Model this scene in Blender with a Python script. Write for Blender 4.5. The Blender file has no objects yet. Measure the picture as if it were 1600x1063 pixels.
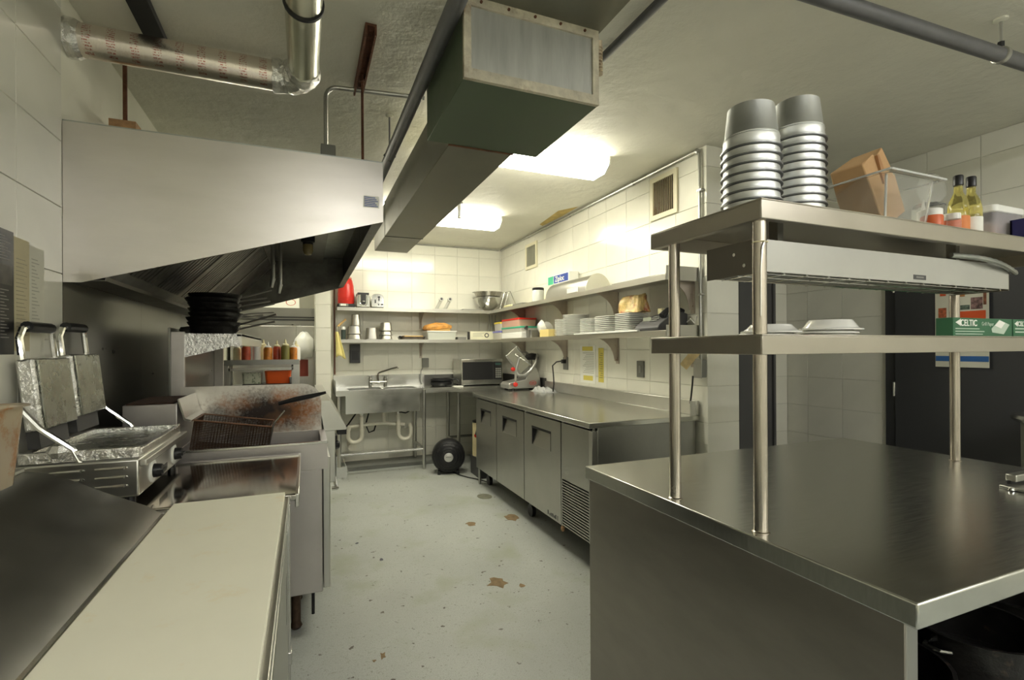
import bpy, bmesh, math, random
from mathutils import Vector, Matrix
random.seed(7)
SC = bpy.context.scene
COL = SC.collection
R = math.radians
# ---------------------------------------------------------------- camera
CAM_H = 1.40
cd = bpy.data.cameras.new('camera')
cam = bpy.data.objects.new('camera', cd)
COL.objects.link(cam)
_yaw, _roll = R(22.48), R(-0.31)
_f0 = Vector((math.sin(_yaw), math.cos(_yaw), 0)); _r0 = Vector((math.cos(_yaw), -math.sin(_yaw), 0)); _u0 = Vector((0, 0, 1))
_r = _r0 * math.cos(_roll) + _u0 * math.sin(_roll)
_u = _u0 * math.cos(_roll) - _r0 * math.sin(_roll)
cam.matrix_world = Matrix(((_r.x, _u.x, -_f0.x, 0), (_r.y, _u.y, -_f0.y, 0), (_r.z, _u.z, -_f0.z, CAM_H), (0, 0, 0, 1)))
cd.sensor_width = 36.0
cd.lens = 780.0 / 1600.0 * 36.0
cd.shift_y = 13.3 / 1600.0
cd.clip_start = 0.02
SC.camera = cam
# ---------------------------------------------------------------- light level and look
W = bpy.data.worlds.new('world'); SC.world = W; W.use_nodes = True
W.node_tree.nodes['Background'].inputs[0].default_value = (0.9, 0.95, 1.0, 1)
W.node_tree.nodes['Background'].inputs[1].default_value = 0.35
SC.view_settings.view_transform = 'Standard'
SC.view_settings.look = 'None'
SC.view_settings.exposure = 0.98
SC.view_settings.gamma = 1.0
SC.view_settings.use_curve_mapping = False
TUBE_POWER = 16.0          # radiance of the fluorescent diffusers
FILL_POWER_REAR = 9.5     # unseen fill fittings added behind the camera
TUBE_COLOR = (1.0, 0.955, 0.78)
FILL_COLOR_REAR = (1.0, 0.985, 0.96)

# ---------------------------------------------------------------- materials
MATS = {}
def mat(name, col=(.8, .8, .8), rough=.5, metal=0.0, var=None, bump=None, stretch=(1, 1, 1), alpha=1.0, trans=0.0,
        ior=1.45, emit=None, rvar=0.0, dirt=None, coat=0.0, spec=None):
    """procedural principled material; var=(scale, amount) value noise, bump=(scale, strength),
    dirt=(scale, colour, low, high) stains"""
    if name in MATS: return MATS[name]
    m = bpy.data.materials.new(name); m.use_nodes = True
    nt = m.node_tree; N = nt.nodes; L = nt.links
    b = N['Principled BSDF']
    b.inputs['Base Color'].default_value = (*col, 1); b.inputs['Roughness'].default_value = rough
    b.inputs['Metallic'].default_value = metal; b.inputs['IOR'].default_value = ior
    b.inputs['Transmission Weight'].default_value = trans; b.inputs['Alpha'].default_value = alpha
    b.inputs['Coat Weight'].default_value = coat
    if spec is not None: b.inputs['Specular IOR Level'].default_value = spec
    if emit:
        b.inputs['Emission Color'].default_value = (*emit[0], 1); b.inputs['Emission Strength'].default_value = emit[1]
    if var or bump or dirt or rvar:
        tc = N.new('ShaderNodeTexCoord'); mp = N.new('ShaderNodeMapping')
        L.new(tc.outputs['Object'], mp.inputs[0]); mp.inputs['Scale'].default_value = stretch
        src = None
        def noise(scale, detail=4.0, rough_=.6):
            n = N.new('ShaderNodeTexNoise'); n.inputs['Scale'].default_value = scale
            n.inputs['Detail'].default_value = detail; n.inputs['Roughness'].default_value = rough_
            L.new(mp.outputs[0], n.inputs['Vector']); return n
        colsock = None
        if var:
            n = noise(var[0]); mr = N.new('ShaderNodeMapRange')
            mr.inputs[1].default_value = .3; mr.inputs[2].default_value = .7
            mr.inputs[3].default_value = 1 - var[1]; mr.inputs[4].default_value = 1 + var[1]
            L.new(n.outputs[0], mr.inputs[0])
            mx = N.new('ShaderNodeMix'); mx.data_type = 'RGBA'; mx.blend_type = 'MULTIPLY'; mx.inputs[0].default_value = 1
            mx.inputs[6].default_value = (*col, 1); L.new(mr.outputs[0], mx.inputs[7]); colsock = mx.outputs[2]
            if rvar:
                mr2 = N.new('ShaderNodeMapRange'); mr2.inputs[1].default_value = .3; mr2.inputs[2].default_value = .7
                mr2.inputs[3].default_value = rough - rvar; mr2.inputs[4].default_value = rough + rvar
                L.new(n.outputs[0], mr2.inputs[0]); L.new(mr2.outputs[0], b.inputs['Roughness'])
        if dirt:
            n = noise(dirt[0], 6, .7); mr = N.new('ShaderNodeMapRange'); mr.inputs[1].default_value = dirt[2]; mr.inputs[2].default_value = dirt[3]
            L.new(n.outputs[0], mr.inputs[0])
            mx = N.new('ShaderNodeMix'); mx.data_type = 'RGBA'; mx.inputs[6].default_value = (*col, 1)
            if colsock: L.new(colsock, mx.inputs[6])
            mx.inputs[7].default_value = (*dirt[1], 1); L.new(mr.outputs[0], mx.inputs[0]); colsock = mx.outputs[2]
        if colsock: L.new(colsock, b.inputs['Base Color'])
        if bump:
            n = noise(bump[0], 5); bp = N.new('ShaderNodeBump'); bp.inputs['Strength'].default_value = bump[1]
            bp.inputs['Distance'].default_value = .01
            L.new(n.outputs[0], bp.inputs['Height']); L.new(bp.outputs[0], b.inputs['Normal'])
    MATS[name] = m
    return m

# painted and plaster surfaces
M_CEIL = mat('ceiling_plaster', (.74, .725, .63), .6, var=(1.3, .06), bump=(9, .9))
M_PAINT = mat('cream_wall_paint', (.72, .71, .60), .55, var=(2, .05), bump=(30, .1))
M_TILE = mat('white_glazed_tile', (.80, .79, .70), .14, var=(2.5, .04), bump=(3.0, .03))
M_GROUT = mat('grout', (.76, .75, .665), .9)
M_DOOR = mat('charcoal_door_paint', (.045, .046, .050), .42)
M_BLACKGAP = mat('dark_gap', (.01, .01, .01), .9)
# metals
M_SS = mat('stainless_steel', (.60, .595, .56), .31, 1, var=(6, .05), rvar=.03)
M_SSX = mat('stainless_top', (.60, .605, .565), .24, 1, var=(22, .06), stretch=(.5, 6, 1), rvar=.03)
M_SSB = mat('stainless_bright', (.66, .655, .62), .22, 1, var=(6, .05), rvar=.05)
M_SSW = mat('stainless_hood', (.66, .63, .585), .35, 1, var=(3, .04), stretch=(1, 1, 4), rvar=.04)
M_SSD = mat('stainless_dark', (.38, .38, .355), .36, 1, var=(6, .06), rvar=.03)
M_SSP = mat('stainless_wall_panel', (.26, .26, .24), .30, 1, var=(2, .10), stretch=(1, 1, 3), rvar=.03)
M_SSG = mat('greasy_steel', (.16, .155, .14), .40, 1, var=(8, .3), rvar=.1)
M_CHROME = mat('chrome', (.78, .78, .76), .10, 1)
M_GALV = mat('galvanised_steel', (.42, .44, .42), .38, 1, var=(16, .15))
M_DUCT = mat('green_duct_sheet', (.09, .125, .075), .45, .25, var=(5, .15), rvar=.08)
M_DUCTB = mat('duct_sheet_grey', (.19, .185, .145), .42, .5, var=(5, .18), rvar=.08)
M_DUCTP = mat('duct_end_panel', (.50, .51, .47), .45, .7, var=(4, .12), stretch=(8, 1, 1))
M_FRAME = mat('duct_mastic_frame', (.56, .52, .40), .7, var=(14, .25), bump=(50, .4), dirt=(8, (.22, .13, .07), .55, .75))
M_FOIL = mat('crumpled_foil', (.80, .80, .78), .16, 1, bump=(42, 1.0), var=(30, .1))
M_FOILD = mat('greasy_foil', (.42, .43, .38), .28, 1, bump=(22, .5), var=(12, .15), rvar=.08)
M_RUST = mat('rusty_steel', (.16, .07, .04), .8, .3, var=(20, .4), bump=(60, .5))
M_RUSTL = mat('rust_bracket', (.50, .30, .16), .8, .1, var=(24, .35))
M_PIPE = mat('grey_pipe', (.17, .17, .18), .42, .5, var=(10, .12))
M_COND = mat('conduit', (.46, .46, .43), .34, .9, var=(12, .1))
M_IRON = mat('black_iron', (.014, .013, .012), .30, .2, var=(18, .5), bump=(24, .35), dirt=(15, (.10, .06, .04), .62, .8))
M_BLACK = mat('black_plastic', (.015, .015, .016), .35)
M_BLACKM = mat('black_matt', (.02, .02, .02), .7)
M_DGREY = mat('dark_grey_plastic', (.06, .06, .062), .45)
M_MGREY = mat('mid_grey_plastic', (.22, .22, .20), .5)
M_WHITE = mat('white_plastic', (.82, .82, .78), .4)
M_CERAM = mat('white_china', (.85, .85, .80), .12)
M_PVC = mat('white_pvc', (.80, .77, .66), .4, var=(12, .06))
M_BOARD = mat('cutting_board', (.92, .90, .75), .5, var=(4, .02), dirt=(4.5, (.85, .66, .34), .55, .85))
M_RED = mat('red_enamel', (.62, .03, .02), .3)
M_ORANGE = mat('orange_plastic', (.85, .13, .02), .4)
M_WOOD = mat('pale_wood', (.62, .42, .18), .6, var=(20, .2))
M_YCLOTH = mat('yellow_cloth', (.80, .70, .28), .9, bump=(40, .5))
M_KRAFT = mat('kraft_paper', (.50, .31, .15), .8, var=(7, .10), bump=(14, .25))
M_PAPER = mat('white_paper', (.82, .82, .76), .8)
M_CREAMP = mat('yellowed_paper', (.72, .66, .40), .8, var=(10, .08))
M_INK = mat('ink', (.10, .10, .12), .8)
M_GREENB = mat('green_carton', (.03, .13, .06), .5)
M_BLUE = mat('blue_print', (.03, .07, .35), .5)
M_GREENL = mat('light_green_print', (.12, .40, .05), .5)
M_TEAL = mat('teal_plastic', (.05, .42, .25), .4)
M_YEL = mat('yellow_plastic', (.85, .70, .08), .4)
M_GLASS = mat('clear_glass', (.96, .98, .95), .02, trans=1.0, ior=1.30)
M_CLEAR = mat('clear_plastic', (.93, .94, .92), .06, trans=.92, ior=1.12)
M_OIL = mat('golden_oil', (.75, .58, .08), .05, trans=.7, ior=1.3)
M_SAUCE = mat('orange_sauce', (.62, .22, .03), .35, var=(25, .3))
M_SAUCER = mat('red_sauce', (.45, .07, .03), .4, var=(30, .3))
M_SAUCEG = mat('green_sauce', (.22, .20, .05), .4)
M_SAUCEY = mat('cream_sauce', (.78, .72, .45), .4)
M_BREAD = mat('bread_crust', (.62, .30, .07), .6, var=(14, .35), bump=(20, .4))
M_STRIP = mat('paper_strip_yellow', (.66, .56, .12), .8)
M_BROWNP = mat('snack_bag', (.55, .40, .15), .35, var=(18, .4), bump=(20, .5), dirt=(7, (.30, .06, .03), .5, .62))
M_LAMP = mat('fluorescent_diffuser', (.9, .9, .85), .4, emit=(TUBE_COLOR, TUBE_POWER))
M_FILLR = mat('fill_diffuser_rear', (.9, .9, .85), .4, emit=(FILL_COLOR_REAR, FILL_POWER_REAR))
M_FILLA = mat('fill_diffuser_alcove', (.9, .9, .85), .4, emit=(TUBE_COLOR, TUBE_POWER * .6))  # emission of the added light before the alcove

def burnt_material():
    m = mat('burnt_splash', (.66, .63, .58), .42, .75, var=(5, .1))
    nt = m.node_tree; N = nt.nodes; L = nt.links; b = N['Principled BSDF']
    old = b.inputs['Base Color'].links[0].from_socket
    tc = N.new('ShaderNodeTexCoord')
    d = N.new('ShaderNodeVectorMath'); d.operation = 'SUBTRACT'; d.inputs[1].default_value = (.18, 0, 1.055)
    L.new(tc.outputs['Object'], d.inputs[0])
    s = N.new('ShaderNodeVectorMath'); s.operation = 'MULTIPLY'; s.inputs[1].default_value = (3.0, 0, 7.5); L.new(d.outputs[0], s.inputs[0])
    ln = N.new('ShaderNodeVectorMath'); ln.operation = 'LENGTH'; L.new(s.outputs[0], ln.inputs[0])
    n = N.new('ShaderNodeTexNoise'); n.inputs['Scale'].default_value = 60; n.inputs['Detail'].default_value = 8; n.inputs['Roughness'].default_value = .8
    L.new(tc.outputs['Object'], n.inputs['Vector'])
    n3 = N.new('ShaderNodeTexNoise'); n3.inputs['Scale'].default_value = 6; n3.inputs['Detail'].default_value = 3
    L.new(tc.outputs['Object'], n3.inputs['Vector'])
    a = N.new('ShaderNodeMath'); a.operation = 'MULTIPLY_ADD'; a.inputs[1].default_value = -1.8; a.inputs[2].default_value = 2.05
    L.new(n.outputs[0], a.inputs[0])
    a2 = N.new('ShaderNodeMath'); a2.operation = 'SUBTRACT'; L.new(a.outputs[0], a2.inputs[0]); L.new(ln.outputs[1], a2.inputs[1])
    mr = N.new('ShaderNodeMapRange'); mr.inputs[1].default_value = .05; mr.inputs[2].default_value = .75; L.new(a2.outputs[0], mr.inputs[0])
    cr = N.new('ShaderNodeValToRGB'); cr.color_ramp.elements[0].color = (.025, .014, .012, 1); cr.color_ramp.elements[0].position = .42
    cr.color_ramp.elements[1].color = (.40, .15, .045, 1); cr.color_ramp.elements[1].position = .60
    e = cr.color_ramp.elements.new(.50); e.color = (.13, .06, .03, 1)
    L.new(n3.outputs[0], cr.inputs[0])
    mx = N.new('ShaderNodeMix'); mx.data_type = 'RGBA'; L.new(old, mx.inputs[6]); L.new(cr.outputs[0], mx.inputs[7]); L.new(mr.outputs[0], mx.inputs[0])
    L.new(mx.outputs[2], b.inputs['Base Color'])
    mm = N.new('ShaderNodeMapRange'); mm.inputs[3].default_value = .75; mm.inputs[4].default_value = .1; L.new(mr.outputs[0], mm.inputs[0]); L.new(mm.outputs[0], b.inputs['Metallic'])
    return m
def floor_material():
    m = mat('painted_concrete', (.40, .42, .40), .40, var=(2.2, .10), bump=(70, .10), rvar=.08)
    nt = m.node_tree; N = nt.nodes; L = nt.links; b = N['Principled BSDF']
    old = b.inputs['Base Color'].links[0].from_socket
    tc = N.new('ShaderNodeTexCoord')
    for scale, lo, hi, colr in ((240, .50, .66, (.30, .31, .28)), (85, .60, .72, (.28, .29, .25)), (22, .68, .72, (.10, .085, .07)), (3.2, .56, .80, (.31, .33, .25))):
        n = N.new('ShaderNodeTexNoise'); n.inputs['Scale'].default_value = scale; n.inputs['Detail'].default_value = 3
        L.new(tc.outputs['Object'], n.inputs['Vector'])
        mr = N.new('ShaderNodeMapRange'); mr.inputs[1].default_value = lo; mr.inputs[2].default_value = hi; L.new(n.outputs[0], mr.inputs[0])
        mx = N.new('ShaderNodeMix'); mx.data_type = 'RGBA'; L.new(old, mx.inputs[6]); mx.inputs[7].default_value = (*colr, 1); L.new(mr.outputs[0], mx.inputs[0]); old = mx.outputs[2]
    L.new(old, b.inputs['Base Color'])
    return m
def printed_foil():
    m = mat('printed_foil_jacket', (.82, .76, .70), .27, 1, bump=(16, .2), var=(8, .06))
    nt = m.node_tree; N = nt.nodes; L = nt.links; b = N['Principled BSDF']
    old = b.inputs['Base Color'].links[0].from_socket
    tc = N.new('ShaderNodeTexCoord'); sx = N.new('ShaderNodeSeparateXYZ'); L.new(tc.outputs['Object'], sx.inputs[0])
    def cell(sock, per, duty):
        a = N.new('ShaderNodeMath'); a.operation = 'MULTIPLY'; a.inputs[1].default_value = 1 / per; L.new(sock, a.inputs[0])
        f = N.new('ShaderNodeMath'); f.operation = 'FRACT'; L.new(a.outputs[0], f.inputs[0])
        c = N.new('ShaderNodeMath'); c.operation = 'LESS_THAN'; c.inputs[1].default_value = duty; L.new(f.outputs[0], c.inputs[0]); return c.outputs[0]
    c1 = cell(sx.outputs[0], .075, .38); c2 = cell(sx.outputs[2], .0085, .5)
    n = N.new('ShaderNodeTexNoise'); n.inputs['Scale'].default_value = 180; L.new(tc.outputs['Object'], n.inputs['Vector'])
    g = N.new('ShaderNodeMath'); g.operation = 'GREATER_THAN'; g.inputs[1].default_value = .5; L.new(n.outputs[0], g.inputs[0])
    p = N.new('ShaderNodeMath'); p.operation = 'MULTIPLY'; L.new(c1, p.inputs[0]); L.new(c2, p.inputs[1])
    q = N.new('ShaderNodeMath'); q.operation = 'MULTIPLY'; L.new(p.outputs[0], q.inputs[0]); L.new(g.outputs[0], q.inputs[1])
    k = N.new('ShaderNodeMath'); k.operation = 'MULTIPLY'; k.inputs[1].default_value = .75; L.new(q.outputs[0], k.inputs[0])
    mx = N.new('ShaderNodeMix'); mx.data_type = 'RGBA'; L.new(old, mx.inputs[6]); mx.inputs[7].default_value = (.40, .03, .03, 1); L.new(k.outputs[0], mx.inputs[0])
    L.new(mx.outputs[2], b.inputs['Base Color'])
    return m
M_BURNT = burnt_material(); M_FLOOR = floor_material(); M_PFOIL = printed_foil()

# ---------------------------------------------------------------- mesh builder
class MB:
    def __init__(s): s.v = []; s.f = []
    def add(s, vs, fs):
        o = len(s.v); s.v += [tuple(v) for v in vs]; s.f += [tuple(i + o for i in f) for f in fs]; return s
    def box(s, x0, x1, y0, y1, z0, z1):
        v = [(x0, y0, z0), (x1, y0, z0), (x1, y1, z0), (x0, y1, z0), (x0, y0, z1), (x1, y0, z1), (x1, y1, z1), (x0, y1, z1)]
        return s.add(v, [(3, 2, 1, 0), (4, 5, 6, 7), (0, 1, 5, 4), (1, 2, 6, 5), (2, 3, 7, 6), (3, 0, 4, 7)])
    def prism(s, poly, axis, a, b):
        """polygon in the other two axes (order x,y,z without axis), extruded from a to b"""
        n = len(poly)
        def P(p, t): return {'x': (t, p[0], p[1]), 'y': (p[0], t, p[1]), 'z': (p[0], p[1], t)}[axis]
        vs = [P(p, a) for p in poly] + [P(p, b) for p in poly]
        fs = [tuple(range(n - 1, -1, -1)), tuple(range(n, 2 * n))] + [(i, (i + 1) % n, n + (i + 1) % n, n + i) for i in range(n)]
        return s.add(vs, fs)
    def ring(s, c, d, r, n, up=None):
        d = Vector(d).normalized(); up = Vector(up) if up else (Vector((0, 0, 1)) if abs(d.z) < .9 else Vector((1, 0, 0)))
        a = d.cross(up).normalized(); b = a.cross(d)
        return [tuple(Vector(c) + a * (r * math.cos(2 * math.pi * i / n)) + b * (r * math.sin(2 * math.pi * i / n))) for i in range(n)]
    def cyl(s, p0, p1, r0, r1=None, n=16, caps=True):
        r1 = r0 if r1 is None else r1; d = Vector(p1) - Vector(p0)
        vs = s.ring(p0, d, r0, n) + s.ring(p1, d, r1, n)
        fs = [(i, (i + 1) % n, n + (i + 1) % n, n + i) for i in range(n)]
        if caps: fs += [tuple(range(n - 1, -1, -1)), tuple(range(n, 2 * n))]
        return s.add(vs, fs)
    def tube(s, pts, r, n=8, caps=True):
        pts = [Vector(p) for p in pts]; rs = r if isinstance(r, (list, tuple)) else [r] * len(pts)
        vs = []; d0 = (pts[1] - pts[0]).normalized()
        up = Vector((0, 0, 1)) if abs(d0.z) < .9 else Vector((1, 0, 0)); a = d0.cross(up).normalized()
        for i, p in enumerate(pts):
            d = (pts[min(i + 1, len(pts) - 1)] - pts[max(i - 1, 0)]).normalized()
            a = (a - d * a.dot(d)).normalized(); b = d.cross(a)
            vs += [tuple(p + a * (rs[i] * math.cos(2 * math.pi * k / n)) + b * (rs[i] * math.sin(2 * math.pi * k / n))) for k in range(n)]
        fs = []
        for i in range(len(pts) - 1):
            fs += [(i * n + k, i * n + (k + 1) % n, (i + 1) * n + (k + 1) % n, (i + 1) * n + k) for k in range(n)]
        if caps: fs += [tuple(range(n - 1, -1, -1)), tuple((len(pts) - 1) * n + k for k in range(n))]
        return s.add(vs, fs)
    def lathe(s, prof, c=(0, 0, 0), n=24, sy=1.0):
        vs = []; fs = []; m = len(prof)
        for r, z in prof:
            vs += [(c[0] + r * math.cos(2 * math.pi * k / n), c[1] + sy * r * math.sin(2 * math.pi * k / n), c[2] + z) for k in range(n)]
        for i in range(m - 1):
            fs += [(i * n + k, i * n + (k + 1) % n, (i + 1) * n + (k + 1) % n, (i + 1) * n + k) for k in range(n)]
        if prof[0] == prof[-1]: return s.add(vs, fs)
        if prof[0][0] > 1e-5: fs.append(tuple(range(n - 1, -1, -1)))
        if prof[-1][0] > 1e-5: fs.append(tuple((m - 1) * n + k for k in range(n)))
        return s.add(vs, fs)
    def rbox(s, x0, x1, y0, y1, z0, z1, r, tx=0.0, ty=0.0, k=4):
        """box with rounded vertical edges; tx/ty widen the top"""
        def loop(ex, ey, z):
            o = []
            for cx, cy, a0 in ((x1 + ex - r, y1 + ey - r, 0), (x0 - ex + r, y1 + ey - r, 90), (x0 - ex + r, y0 - ey + r, 180), (x1 + ex - r, y0 - ey + r, 270)):
                for i in range(k + 1):
                    a = R(a0 + 90 * i / k); o.append((cx + r * math.cos(a), cy + r * math.sin(a), z))
            return o
        a = loop(0, 0, z0); b = loop(tx, ty, z1); n = len(a)
        return s.add(a + b, [tuple(range(n - 1, -1, -1)), tuple(range(n, 2 * n))] + [(i, (i + 1) % n, n + (i + 1) % n, n + i) for i in range(n)])
    def xf(s, M, start=0):
        s.v[start:] = [tuple(M @ Vector(v)) for v in s.v[start:]]; return s
    def build(s, name, m, parent=None, bevel=0.0, seg=2, sharp=35):
        me = bpy.data.meshes.new(name)
        root = parent
        while root is not None and root.parent is not None: root = root.parent
        if parent is not None:
            off = Vector(WORLD[root.name]) if root.name in WORLD else Vector((0, 0, 0)); loc = Vector((0, 0, 0))
            # parts of parts share the thing's frame: their parents sit at its origin
        else:
            xs = [v[0] for v in s.v]; ys = [v[1] for v in s.v]; zs = [v[2] for v in s.v]
            off = Vector(((min(xs) + max(xs)) / 2, (min(ys) + max(ys)) / 2, min(zs))); loc = off
        me.from_pydata([tuple(Vector(v) - off) for v in s.v], [], s.f)
        me.validate()
        bm = bmesh.new(); bm.from_mesh(me); bmesh.ops.recalc_face_normals(bm, faces=bm.faces); bm.to_mesh(me); bm.free()
        me.polygons.foreach_set('use_smooth', [True] * len(me.polygons))
        me.set_sharp_from_angle(angle=R(sharp))
        me.materials.append(m)
        o = bpy.data.objects.new(name, me); COL.objects.link(o); o.location = loc
        if parent is None: WORLD[o.name] = tuple(off)
        else: o.parent = parent
        if bevel:
            bv = o.modifiers.new('bevel', 'BEVEL'); bv.width = bevel; bv.segments = seg; bv.limit_method = 'ANGLE'; bv.angle_limit = R(40)
            bv.harden_normals = False
        return o
WORLD = {}
def tag(o, label, cat, group=None):
    o['label'] = label; o['category'] = cat
    if group: o['group'] = group
    return o
def thing(name, label, cat, base, group=None, local=False, rz=0):
    """Empty at the base of a thing; parts are given in world coordinates unless local"""
    o = bpy.data.objects.new(name, None); COL.objects.link(o); o.location = base; o.rotation_euler = (0, 0, rz)
    o.empty_display_size = .05
    if not local: WORLD[o.name] = tuple(base)
    return tag(o, label, cat, group)
def struct(o):
    o['kind'] = 'structure'; return o
def copy_tree(o, parent=None):
    c = o.copy(); COL.objects.link(c); c.parent = parent
    for ch in list(o.children): copy_tree(ch, c)
    return c
def bx(name, m, parent, x0, x1, y0, y1, z0, z1, bevel=0.0):
    return MB().box(x0, x1, y0, y1, z0, z1).build(name, m, parent, bevel)
def text(parent, body, size, loc, facing, m, name='lettering', depth=.0008, bold=0.0, align='LEFT', sx=1.0):
    """flat lettering; facing is the outward normal: '-y', '-x', '+x'"""
    cu = bpy.data.curves.new('t', 'FONT'); cu.body = body; cu.size = size; cu.extrude = depth; cu.offset = bold; cu.align_x = align
    t = bpy.data.objects.new('t', cu); COL.objects.link(t)
    bpy.context.view_layer.update()
    me = bpy.data.meshes.new_from_object(t.evaluated_get(bpy.context.evaluated_depsgraph_get()))
    bpy.data.objects.remove(t)
    rot = {'-y': (R(90), 0, 0), '-x': (R(90), 0, R(-90)), '+x': (R(90), 0, R(90)), '+z': (0, 0, 0)}[facing] if isinstance(facing, str) else facing
    b = MB(); M = Matrix.Translation(loc) @ __import__('mathutils').Euler(rot).to_matrix().to_4x4() @ Matrix.Scale(sx, 4, (1, 0, 0))
    b.add([tuple(M @ v.co) for v in me.vertices], [tuple(p.vertices) for p in me.polygons])
    bpy.data.meshes.remove(me)
    return b.build(name, m, parent)
def arc(c, r, a0, a1, n, plane='xz'):
    o = []
    for i in range(n + 1):
        a = R(a0 + (a1 - a0) * i / n); p, q = r * math.cos(a), r * math.sin(a)
        o.append({'xz': (c[0] + p, c[1], c[2] + q), 'yz': (c[0], c[1] + p, c[2] + q), 'xy': (c[0] + p, c[1] + q, c[2])}[plane])
    return o
# ================================================================ the room
CEIL = 2.75; XL = -.83; XR = 2.47; YB = 6.34
floor = struct(bx('floor', M_FLOOR, None, -1.05, 4.2, -3.1, 7.8, -.1, 0))
ceiling = struct(bx('ceiling', M_CEIL, None, -1.05, 4.2, -3.1, 7.8, CEIL, CEIL + .1))
TILE_T = .006
_tiles = {}
def tiles(parent, axis, plane, sgn, a0, a1, z0, z1, tw=.30, th=.245, aoff=0.0, zoff=.16, skip=None, m=M_TILE):
    """individual glazed tiles standing proud of the grout bed; sgn = direction the face looks along the axis"""
    def cuts(lo, hi, step, off):
        c = [lo]; k = math.floor((lo - off) / step) + 1
        while off + k * step < hi - .012:
            if off + k * step > lo + .012: c.append(off + k * step)
            k += 1
        return c + [hi]
    pl = Vector(WORLD[parent.name]); g = .0013
    A = cuts(a0, a1, tw, aoff); Z = cuts(z0, z1, th, zoff)
    for i in range(len(A) - 1):
        for j in range(len(Z) - 1):
            w = A[i + 1] - A[i] - 2 * g; h = Z[j + 1] - Z[j] - 2 * g
            ca = (A[i] + A[i + 1]) / 2; cz = (Z[j] + Z[j + 1]) / 2
            if skip and skip(ca, cz): continue
            key = (axis, sgn, round(w, 3), round(h, 3), m.name)
            if key not in _tiles:
                e = .0012; t = TILE_T * sgn
                q = lambda ww, hh, d: [(-ww / 2, d, -hh / 2), (ww / 2, d, -hh / 2), (ww / 2, d, hh / 2), (-ww / 2, d, hh / 2)]
                vs = q(w, h, 0) + q(w, h, t * .7) + q(w - 2 * e, h - 2 * e, t)
                if axis == 'x': vs = [(v[1], v[0], v[2]) for v in vs]
                fs = [(8, 9, 10, 11)] + [(k + r, (k + 1) % 4 + r, (k + 1) % 4 + r + 4, k + r + 4) for r in (0, 4) for k in range(4)]
                me = bpy.data.meshes.new('tile'); me.from_pydata(vs, [], fs)
                bm = bmesh.new(); bm.from_mesh(me); bmesh.ops.recalc_face_normals(bm, faces=bm.faces)
                f0 = max(bm.faces, key=lambda f: f.calc_area() * (1 if abs(f.normal['xy'.index(axis)]) > .9 else 0))
                if f0.normal['xy'.index(axis)] * sgn < 0: bmesh.ops.reverse_faces(bm, faces=bm.faces)
                bm.to_mesh(me); bm.free(); me.materials.append(m); _tiles[key] = me
            o = bpy.data.objects.new('tile', _tiles[key]); COL.objects.link(o); o.parent = parent
            p = plane - TILE_T * sgn
            o.location = Vector((p, ca, cz) if axis == 'x' else (ca, p, cz)) - pl
T = TILE_T
# left wall: tiled up to the hood, painted above it, steel-clad below it
wall_left = struct(MB().box(XL - .2, XL - T, -3.1, 7.8, 0, CEIL).build('wall_left', M_PAINT))
tiles(wall_left, 'x', XL, 1, .2, 2.345, .65, CEIL, tw=.317, aoff=2.345, zoff=.215)
for k in range(4):
    y0 = 2.35 + k * .955
    bx('steel_panel', M_SSP, wall_left, XL - T, XL - .0012, y0, min(y0 + .952, 6.0), .25, 1.90)
# back wall and the stub wall at its left end
wall_back = struct(bx('wall_back', M_GROUT, None, .25, 2.75, YB + T, YB + .16, 0, CEIL))
tiles(wall_back, 'y', YB, -1, .25, XR, .03, CEIL, aoff=.35)
wall_divider = struct(bx('wall_divider', M_GROUT, None, .10 + T, .25 - T, 5.62 + T, YB + .16, 0, CEIL))
tiles(wall_divider, 'y', 5.62, -1, .10, .25, .03, CEIL, tw=.15, aoff=.10)
tiles(wall_divider, 'x', .10, -1, 5.62, 6.40, .6, CEIL, aoff=5.62)
# right wall with its free end
wall_right = struct(bx('wall_right', M_GROUT, None, XR + T, 2.75, 2.57 + T, YB + T, 0, CEIL))
tiles(wall_right, 'x', XR, -1, 2.57, YB, .75, CEIL, aoff=2.57)
tiles(wall_right, 'y', 2.57, -1, XR, 2.75, .03, CEIL, tw=.28, aoff=XR)
trim_1 = struct(bx('trim_1', M_BLACKGAP, None, 2.75, 2.785, 2.60, 2.66, 0, 2.7))
# side room beyond the island
wall_side = struct(bx('wall_side', M_GROUT, None, 4.0 + T, 4.2, -3.1, 3.4, 0, CEIL))
tiles(wall_side, 'x', 4.0, -1, 1.2, 3.2, .03, CEIL, aoff=2.103, zoff=.16, skip=lambda a, z: 1.32 < a < 2.36 and z < 2.08)
wall_end = struct(bx('wall_end', M_GROUT, None, 2.75, 4.0 + T, 3.2 + T, 3.4, 0, CEIL))
tiles(wall_end, 'y', 3.2, -1, 3.80, 4.0, .03, CEIL, aoff=3.70)
tiles(wall_end, 'y', 3.2, -1, 2.75, 3.80, 2.14, CEIL, aoff=3.70)
wall_rear = struct(bx('wall_rear', M_PAINT, None, -1.05, 4.2, -3.1, -3.0, 0, CEIL))
wall_far = struct(bx('wall_far', M_PAINT, None, -1.05, .6, 7.6, 7.8, 0, CEIL))
wall_alcove = struct(bx('wall_alcove', M_PAINT, None, .42, .6, YB + .16, 7.6, 0, CEIL))
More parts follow.
